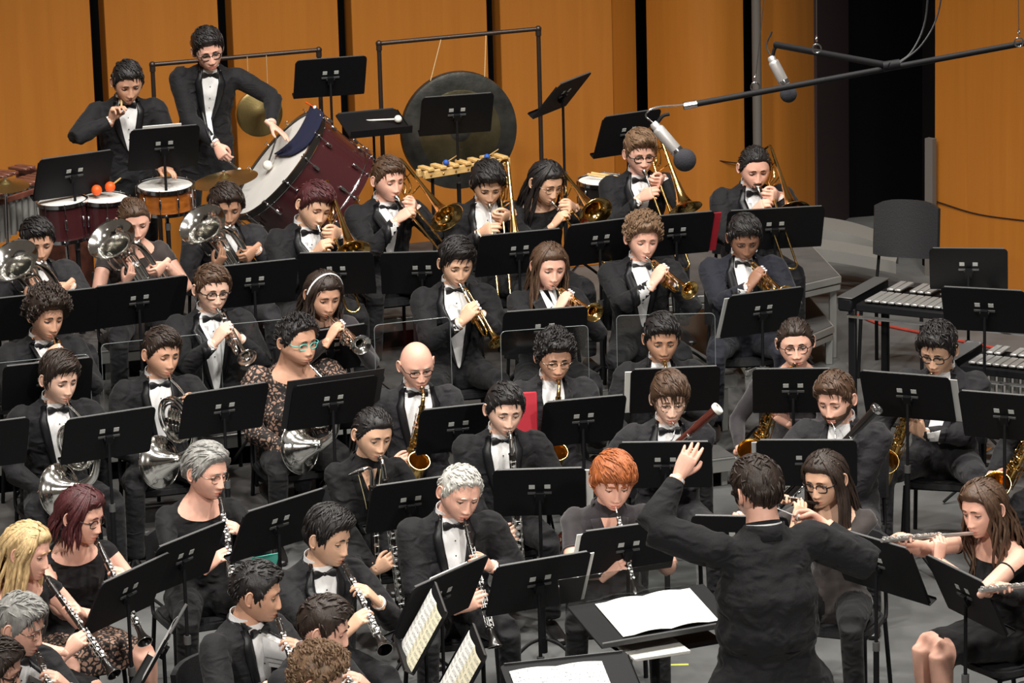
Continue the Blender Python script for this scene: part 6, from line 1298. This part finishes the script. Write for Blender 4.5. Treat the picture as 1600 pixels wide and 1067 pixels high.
def drum(label, px, r, d, shell, lvl, y, tilt=(0, 0), lugs=10, name='drum', group=None, legs=True, head='drumhead'):
    c = PY(*px, y); Rt = rotx(tilt[0])@roty(tilt[1]); t = thing(name, label, 'drum', m4(Rt, c), group)
    obj('shell', MB().lathe([(r-.006, -.012), (r-.006, -d+.012)], n=36), shell, t); obj('drum_head', MB().lathe([(0, .001), (r-.02, .0), (r-.004, -.006)], n=36), head, t); obj('bottom_head', MB().lathe([(0, -d), (r-.004, -d+.006)], n=36), 'ivory', t)
    for z0 in (-.004, -d+.004): obj('hoop', MB().lathe([(r-.004, z0+.010), (r+.006, z0+.010), (r+.007, z0-.014), (r-.002, z0-.014)], n=36), 'chrome', t)
    for k in range(lugs):
        a = 2*PI*k/lugs+.2; q = np.array([math.cos(a), math.sin(a), 0])*(r+.008); m_ = MB().cyl(q+[0, 0, .012], q+[0, 0, -d-.004], .0035, 6); m_.box(q*.985+[0, 0, -d/2], (.014, .016, min(.07, d*.5)), rotz(a), 0, .004); obj('lug', m_, 'chrome', t)
    if legs:
        h0 = c[2]-d-lvl; m_ = MB().cyl((0, 0, -d-.01), (0, 0, -d-h0*.65), .013, 10); obj('stand_tube', m_, 'chrome', t)
        for k in range(3): a = 2*PI*k/3+.6; c_, s_ = math.cos(a), math.sin(a); m_ = MB().tube([(0, 0, -d-h0*.45), (c_*.26, s_*.26, -d-h0+.012)], .010, 8); obj('leg', m_, 'chrome', t); m_ = MB().tube(cat([(0, 0, -d-.06), (c_*r*.7, s_*r*.7, -d-.03), (c_*(r+.004), s_*(r+.004), -d+.01)], 3), .007, 6); obj('basket_arm', m_, 'chrome', t)
    return t
DG = 'drums around the percussionist'
drum('amber wood snare drum on chrome stand', (258, 289), .190, .165, 'amberwood', L3, 25.15, (R_(4), 0), 10, 'snare_drum', DG)
drum('dark red tom with orange mallets on its head', (163, 309), .165, .25, 'oxblood', L3, 24.95, (R_(3), R_(2)), 8, 'tom_drum', DG)
drum('dark red tom behind the lowest music stand', (97, 313), .165, .25, 'oxblood', L3, 24.85, (R_(3), R_(-2)), 8, 'tom_drum', DG)
sn = drum('black snare drum with sticks on its white head', (941, 281), .172, .15, 'grenadilla', L3, 26.2, (R_(3), 0), 10, 'snare_drum', DG)
dsn = thing('drum_sticks', 'pair of drum sticks lying on the black snare drum', 'drum sticks', (0, 0, 0)); obj('stick', MB().tube([PY(918, 272, 26.22), PY(968, 281, 26.12)], [.008, .006], 8), 'pine', dsn); obj('stick', MB().tube([PY(924, 270, 26.28), PY(972, 277, 26.2)], [.008, .006], 8), 'pine', dsn)
for k, (x, y_) in enumerate(((151, 297), (172, 292))):
    c = PY(x, y_, 24.92+.04*k); ml = thing('mallet', ('left' if k == 0 else 'right')+' one of two orange mallet heads on the dark red tom', 'mallet', (*c,), 'orange mallets'); obj('head', MB().ball((0, 0, 0), .036, 16, 10), 'orange', ml); obj('handle', MB().cyl((0, .02, 0), (.05, .22, .01), .006, 8), 'pine', ml)
def cymbal(label, px, y, r, lvl, tilt):
    c = PY(*px, y); t = thing('suspended_cymbal', label, 'cymbal', m4(rotx(R_(tilt[0]))@roty(R_(tilt[1])), c), 'suspended cymbals'); obj('disc', MB().lathe([(.008, .022), (.03, .020), (.045, .006), (.06, .002), (r, -.018), (r, -.020), (.05, 0), (.008, .018)], n=48), 'cymbal', t); obj('wing_nut', MB().cyl((0, 0, .018), (0, 0, .045), .010, 8), 'chrome', t)
    h0 = c[2]-lvl; obj('stand_pole', MB().cyl((0, 0, -.01), (0, 0, -h0+.12), .010, 10), 'chrome', t)
    for k in range(3): a = 2*PI*k/3+.3; obj('leg', MB().tube([(0, 0, -h0*.6), (math.cos(a)*.24, math.sin(a)*.24, -h0+.012)], .009, 8), 'chrome', t)
cymbal('suspended bronze cymbal in front of the bass drum', (351, 277), 25.3, .225, L3, (4, -8)); cymbal('bronze cymbal at the left edge', (8, 286), 24.7, .16, L3, (6, 2))
# marimba at the left edge
mp0, mp1 = PY(-70, 318, 24.75), PY(92, 266, 25.7); u = nrm((mp1-mp0)*[1, 1, 0]); z_ = (mp0[2]+mp1[2])/2; Lm = np.linalg.norm((mp1-mp0)[:2])
xy = thing('xylophone', 'xylophone with wooden bars and grey resonator tubes at the left edge', 'xylophone', m4(np.stack([u, np.cross([0, 0, 1], u), [0, 0, 1]], 1), (mp0[0], mp0[1], L3))); zt_ = z_-L3
n_ = 17; bw = Lm/n_
for k in range(n_):
    obj('bar', MB().box((bw*(k+.5), 0, zt_), (bw*.80, .30-.008*k, .02), None, 0, .004), 'rosewood', xy)
    if k % 7 not in (2, 6): obj('bar', MB().box((bw*(k+1), .24, zt_+.02), (bw*.75, .24-.006*k, .02), None, 0, .004), 'rosewood', xy)
    obj('resonator', MB().cyl((bw*(k+.5), -.02, zt_-.04), (bw*(k+.5), -.02, zt_-.40+.012*k), bw*.36, 12), 'alu', xy); obj('resonator', MB().cyl((bw*(k+.5), -.13, zt_-.04), (bw*(k+.5), -.13, zt_-.36+.012*k), bw*.36, 12), 'alu', xy)
for x in (0, Lm): obj('end_frame', MB().box((x, .06, zt_/2), (.03, .62, zt_), None, 0, .006), 'rosewood', xy)
obj('rail', MB().box((Lm/2, -.17, zt_-.03), (Lm, .02, .04), None, 0, .004), 'rosewood', xy)
# wooden rack with brass knobs and blue mallets
r0, r1 = PY(662, 274, 26.35), PY(796, 252, 26.75); u = nrm(r1-r0); Rk = np.stack([u, nrm(np.cross([0, 0, 1], u)), np.cross(u, nrm(np.cross([0, 0, 1], u)))], 1); Lr = np.linalg.norm(r1-r0)
rk = thing('wooden_rack', 'pale wooden rack with brass knobs in front of the gong', 'percussion rack', m4(Rk, r0)); obj('board', MB().box((Lr/2, 0, .0), (Lr, .03, .055), None, 0, .004), 'pine', rk); obj('board', MB().box((Lr/2, .09, .0), (Lr, .03, .055), None, 0, .004), 'pine', rk)
for k in range(7): obj('knob', MB().ball((.05+(Lr-.1)*k/6, -.018, -.004), .009, 8, 6), 'brass', rk); obj('block', MB().box((.05+(Lr-.1)*k/6, .045, .036), (.05, .15, .022), None, 0, .004), 'pine', rk)
for x in (.1, Lr-.1): obj('leg', MB().cyl((x, .045, -.02), (x, .045, -(r0[2]-L3)+.01), .012, 8), 'blackmetal', rk)
for k, (x, y_) in enumerate(((697, 254), (761, 245))): c = PY(x, y_, 26.5+.15*k); ml = thing('mallet', 'blue headed mallet on the '+('left' if k == 0 else 'right')+' half of the wooden rack', 'mallet', (*c,), 'blue mallets'); obj('head', MB().ball((0, 0, 0), .022, 14, 10), 'bluefelt', ml); obj('handle', MB().cyl((0, 0, 0), (.08, .25, .0), .004, 8), 'pine', ml)
# vibraphones at the right
def vibes(name, label, pA, pB, z, depthdir, wd_, nb, hgt, group, res):
    A, B = P(*pA, z), P(*pB, z); u = nrm((B-A)*[1, 1, 0]); n = np.array([-u[1], u[0], 0]); L_ = np.linalg.norm((B-A)[:2]); t = thing(name, label, 'vibraphone', m4(np.stack([u, n, [0, 0, 1]], 1), (A[0], A[1], 0)), group); bw = L_/nb
    for k in range(nb):
        obj('bar', MB().box((bw*(k+.5), wd_*.25, z), (bw*.86, wd_*(.50-.006*k), .014), None, 0, .003), 'vibebar', t)
        if k % 7 not in (2, 6): obj('bar', MB().box((bw*(k+1), wd_*.78, z+.012), (bw*.82, wd_*(.44-.006*k), .014), None, 0, .003), 'vibebar', t)
        if res: obj('resonator', MB().cyl((bw*(k+.5), wd_*.22, z-.05), (bw*(k+.5), wd_*.22, z-.45+.014*k), bw*.36, 12), 'alu', t)
    obj('frame', MB().box((L_/2, wd_*.5, z-.045), (L_+.10, wd_*1.08, .05), None, 0, .008), 'blackmetal', t)
    for x in (-.12, L_+.12): obj('end_block', MB().box((x, wd_*.5, z-.03), (.10, wd_*1.15, .09), None, 0, .012), 'blackmetal', t); obj('end_trim', MB().box((x, wd_*.5, z+.016), (.11, wd_*1.16, .008), None, 0, .003), 'blackedge', t)
    obj('rail', MB().cyl((-.1, -.04, z-.10), (L_+.1, -.04, z-.10), .012, 8), 'chrome', t); obj('rail', MB().cyl((-.1, .05, .16), (L_+.1, .05, .16), .014, 8), 'blackmetal', t)
    for x in (-.08, L_+.08):
        for y_ in (0, wd_): obj('leg', MB().box((x, y_, (z-.06)/2), (.05, .035, z-.06), None, 0, .006), 'blackmetal', t)
    obj('pedal', MB().box((L_*.45, .1, .05), (.3, .12, .02), None, 0, .005), 'chrome', t)
vibes('vibraphone', 'large vibraphone with silver bars at the right', (1350, 470), (1700, 506), .98, 1, .52, 29, 0, 'mallet instruments at the right', 0)
vibes('vibraphone', 'lower vibraphone with silver bars cut by the right edge', (1512, 566), (1790, 596), .82, 1, .40, 22, 0, 'mallet instruments at the right', 1)
# empty chair at the right
ec = P(1415, 445, L0+.62); chair('empty black chair with tall padded back beside the vibraphone', rotz(R_(-20))@np.diag([1.05, 1.1, 1.35]), (ec[0]-.05, ec[1], 0), 'orchestra chairs under the players')
# ================================================================= clear screens
def screen(label, tl, tr, y, h=.62, lvl=0.0):
    A, B = PY(*tl, y), PY(*tr, y); zt = max(A[2], B[2]); psi = -R_(10) if False else math.atan2(B[1]-A[1], B[0]-A[0]); 
    m_ = (tl[1]-tr[1])/(tr[0]-tl[0]); sp = math.sin(PITCH+math.atan((tl[1]-533.5)/FPX)); psi = math.atan((m_-.027)/sp); c = (A+B)/2; w = (tr[0]-tl[0])/(pix(c)[2]*math.cos(psi)); R3 = rotz(psi)
    t = thing('acrylic_screen', label, 'clear screen', m4(R3, (c[0], c[1], lvl)), 'clear sound screens'); zc = c[2]-lvl
    r = .03; poly = [(-w/2, zc-h), (w/2, zc-h)]+[(w/2-r+r*math.cos(a), zc-r+r*math.sin(a)) for a in np.linspace(0, PI/2, 5)]+[(-w/2+r-r*math.sin(a), zc-r+r*math.cos(a)) for a in np.linspace(0, PI/2, 5)]
    fr = ((0, 0, 0), (1, 0, 0), (0, 0, 1), (0, -1, 0)); m_ = MB().add([(x, 0, z) for x, z in poly], [tuple(range(len(poly)))]); obj('pane', m_, 'plexi', t)
    e = MB().tube([(x, 0, z) for x, z in poly[1:]]+[(-w/2, 0, zc-h), (w/2, 0, zc-h)], .0016, 4, 0, False); obj('pane_edge', e, 'plexiedge', t)
    obj('pole', MB().cyl((0, .012, .03), (0, .012, zc-h+.12), .012, 10), 'blackmetal', t); obj('clamp', MB().box((0, .012, zc-h+.06), (.07, .03, .09), None, 0, .006), 'blackmetal', t)
    for k in range(3): a = 2*PI*k/3+PI/6; obj('leg', MB().tube([(0, .012, .20), (math.cos(a)*.22, math.sin(a)*.22, .012)], .008, 8), 'blackmetal', t)
def ysc(w_, d=.30): return BYWHO[w_]['root'][1]+d
screen('clear acrylic screen behind the horn player at the left', (-8, 568), (137, 553), ysc('horn player at the left'))
screen('clear acrylic screen behind the second horn player', (160, 538), (312, 522), ysc('second horn player'))
screen('clear acrylic screen behind the horn player in teal glasses', (345, 508), (493, 494), ysc('horn player in teal glasses', .34))
screen('clear acrylic screen behind the bald saxophonist', (585, 508), (703, 495), ysc('bald saxophonist'))
screen('clear acrylic screen behind the curly haired saxophonist', (782, 518), (919, 508), ysc('curly haired saxophonist'))
screen('clear acrylic screen behind the short haired saxophonist', (963, 493), (1117, 489), ysc('saxophonist behind the single clear screen'))
# ================================================================= hanging microphones
MY = 20.2
M['micsilver'] = mat('satin_nickel', (0.62, 0.60, 0.58), 0.38, 0.55)
bar = thing('microphone_bar', 'long black bar hung across the stage carrying two microphones', 'microphone bar', (0, 0, 0)); b0, b1 = PY(1068, 166, MY), PY(1640, 60, MY+.3)
obj('main_tube', MB().cyl(b0, b1, .017, 12), 'blackmetal', bar); c0, c1 = PY(1212, 70, MY+.9), PY(1392, 103, MY+.1); obj('cross_tube', MB().cyl(c0, c1, .019, 12), 'blackmetal', bar)
obj('joint', MB().cyl(PY(1380, 104, MY+.12), PY(1406, 100, MY+.12), .028, 12), 'blackmetal', bar); obj('sleeve', MB().cyl(b0+(b1-b0)*.0, b0+(b1-b0)*.035, .021, 12), 'chrome', bar)
for px in ((1276, 76, 1272, -30), (1180, 136, 1300, -60), (1592, 66, 1580, -60)):
    a, b = PY(px[0], px[1], MY+.2), PY(px[2], px[3]-900, MY+.3); w = thing('hanging_wire', 'thin steel wire holding the microphone bar, '+{1276: 'with double hook above the cross tube', 1180: 'rising from the left ring', 1592: 'at the right edge'}[px[0]], 'wire', (0, 0, 0), 'wires of the microphone bar'); obj('wire', MB().cyl(a+[0, 0, .03], b, .0022, 6), 'chrome', w); obj('ring', MB().torus(a, .024, .004, (0, 1, 0), 20, 6), 'chrome', w); obj('hook', MB().torus(a+[0, 0, .055], .014, .004, (1, 0, 0), 14, 6, 0, (1, 2.0)), 'chrome', w)
def mic(label, top, bot, ball, y, r=.030, rb=.052, cab=None):
    a, b, c = PY(*top, y), PY(*bot, y-.03), PY(*ball, y-.05); d = nrm(b-a); t = thing('microphone', label, 'microphone', (0, 0, 0), 'silver hanging microphones')
    L_ = np.linalg.norm(b-a); obj('body', MB().lathe([(0, 0), (r*.55, 0), (r*.75, L_*.06), (r*.75, L_*.16), (r*.98, L_*.2), (r, L_*.25), (r, L_*.97), (r*.9, L_)], o=a, ax=d, n=24, cap=True), 'micsilver', t); obj('foam_windscreen', MB().ball(c, rb, 20, 14), 'foam', t); obj('collar', MB().lathe([(r*1.03, 0), (r*1.06, .012), (r*1.03, .024)], o=b-d*.03, ax=d, n=20), 'chrome', t)
    q = a+d*L_*.1; s_ = PY(*cab[0], y); obj('clip', MB().tube(cat([q, (q+s_)/2+[0, 0, .02], s_], 4), .010, 8), 'blackmetal', t); obj('cable', MB().tube(cat([a]+[PY(*k_, y+.02) for k_ in cab[1]], 6), .005, 6), 'chrome', t)
mic('large silver microphone with black foam ball above the bass trombonist', (1020, 192), (1061, 240), (1070, 250), MY, .033, .062, ((1046, 178), ((1009, 180), (1024, 168), (1068, 164))))
mic('smaller silver microphone with foam ball above the bar', (1204, 88), (1227, 133), (1232, 147), MY+.9, .030, .048, ((1214, 72), ((1198, 70), (1206, 50), (1203, 58))))
cb = obj('cable', MB().tube(cat([PY(1400, 100, MY+.2), PY(1425, 80, MY+.25), PY(1446, 30, MY+.3), PY(1452, -60, MY+.3)], 6), .006, 6), 'chairblack'); tag(cb, 'thin black cable rising from the joint of the microphone bar', 'cable')
cb = obj('cable', MB().tube(cat([PY(1404, 100, MY+.2), PY(1440, 70, MY+.25), PY(1466, 20, MY+.3), PY(1476, -60, MY+.3)], 6), .005, 6), 'chairblack'); tag(cb, 'second black cable looping in front of the dark opening', 'cable')
cb = obj('cable', MB().tube(cat([PY(1080, 243, ye-.05), PY(1130, 252, ye-.07), PY(1162, 256, ye+.0)], 5), .005, 6), 'iron'); tag(cb, 'thin dark cable across the curved wooden panel', 'cable')
wd_ = nrm(PY(1720, 200, 27.4)-PY(1461, 200, 28.6))
cb = obj('cable', MB().tube(cat([PY(1464, 315, 28.57), PY(1530, 335, 28.26), PY(1620, 347, 27.84)], 5), .005, 6), 'iron'); tag(cb, 'thin dark cable drooping across the right wooden wall', 'cable')
# ================================================================= small things
cb = obj('cable', MB().tube(cat([P(1340, 492, .012), P(1375, 506, .012), P(1440, 520, .012), P(1560, 545, .012)], 6), .011, 8), 'redcable'); tag(cb, 'red cable lying on the floor under the large vibraphone', 'cable')
wb = P(1377, 965, 0); wt = thing('water_bottle', 'steel water bottle standing on the floor beside the dark wide stand', 'bottle', (*wb,)); obj('body', MB().lathe([(0, 0), (.034, 0), (.036, .01), (.036, .19), (.030, .215), (.020, .225), (.020, .235)], n=24), 'alu', wt); obj('cap', MB().lathe([(.022, .225), (.022, .262), (.018, .268), (0, .268)], n=20), 'chairblack', wt)
tk = P(1060, 1039, 0); tp2 = obj('floor_tape', MB().box((tk[0], tk[1], .002), (.11, .025, .002)), mat('yellow_tape', (.55, .60, .12), .6)); tag(tp2, 'short strip of yellow tape on the floor below the score', 'tape')
tf = P(412, 880, .75); fo = obj('paper_folder', MB().box((0, 0, 0), (.16, .004, .12), None, 0, .001), 'tealpaper'); fo.matrix_world = m4(rotz(.5)@rotx(.5), tf); tag(fo, 'teal folder corner beside the slanting stand', 'folder')
# red jacket over the chair behind the bass clarinet man, white programme sheets
rf = PY(818, 648, BYWHO['man playing bass clarinet']['root'][1]+.42); rj = obj('red_folder', MB().box((0, 0, 0), (.16, .02, .26), None, 0, .006), 'redcloth'); rj.matrix_world = m4(rotz(.1)@rotx(-.15), rf); tag(rj, 'red folder standing behind the man playing bass clarinet', 'folder')
# spare bass clarinet standing beside the woman
b1_ = BYWHO['woman playing bass clarinet']; q = PY(545, 742, b1_['root'][1]-.25); place('bass_clarinet', 'bass_clarinet', 'spare bass clarinet standing upright left of the woman playing', rotz(R_(110)), q, 'bass clarinets')
# wrist watch and bracelet
wa = BYWHO['piccolo player']; S_, E_, W_, *_q = wa['arms']['L']; c = wa['toW'](W_-nrm(W_-E_)*.03); wt = thing('wrist_watch', 'white faced watch on the piccolo player\'s wrist', 'watch', (0, 0, 0)); d = wa['Rz']@nrm(W_-E_); obj('strap', MB().torus(c, .029, .006, d, 20, 6), 'satin', wt); obj('dial', MB().cyl(c+[0, -.030, .006], c+[0, -.037, .008], .017, 16), 'pearl', wt)
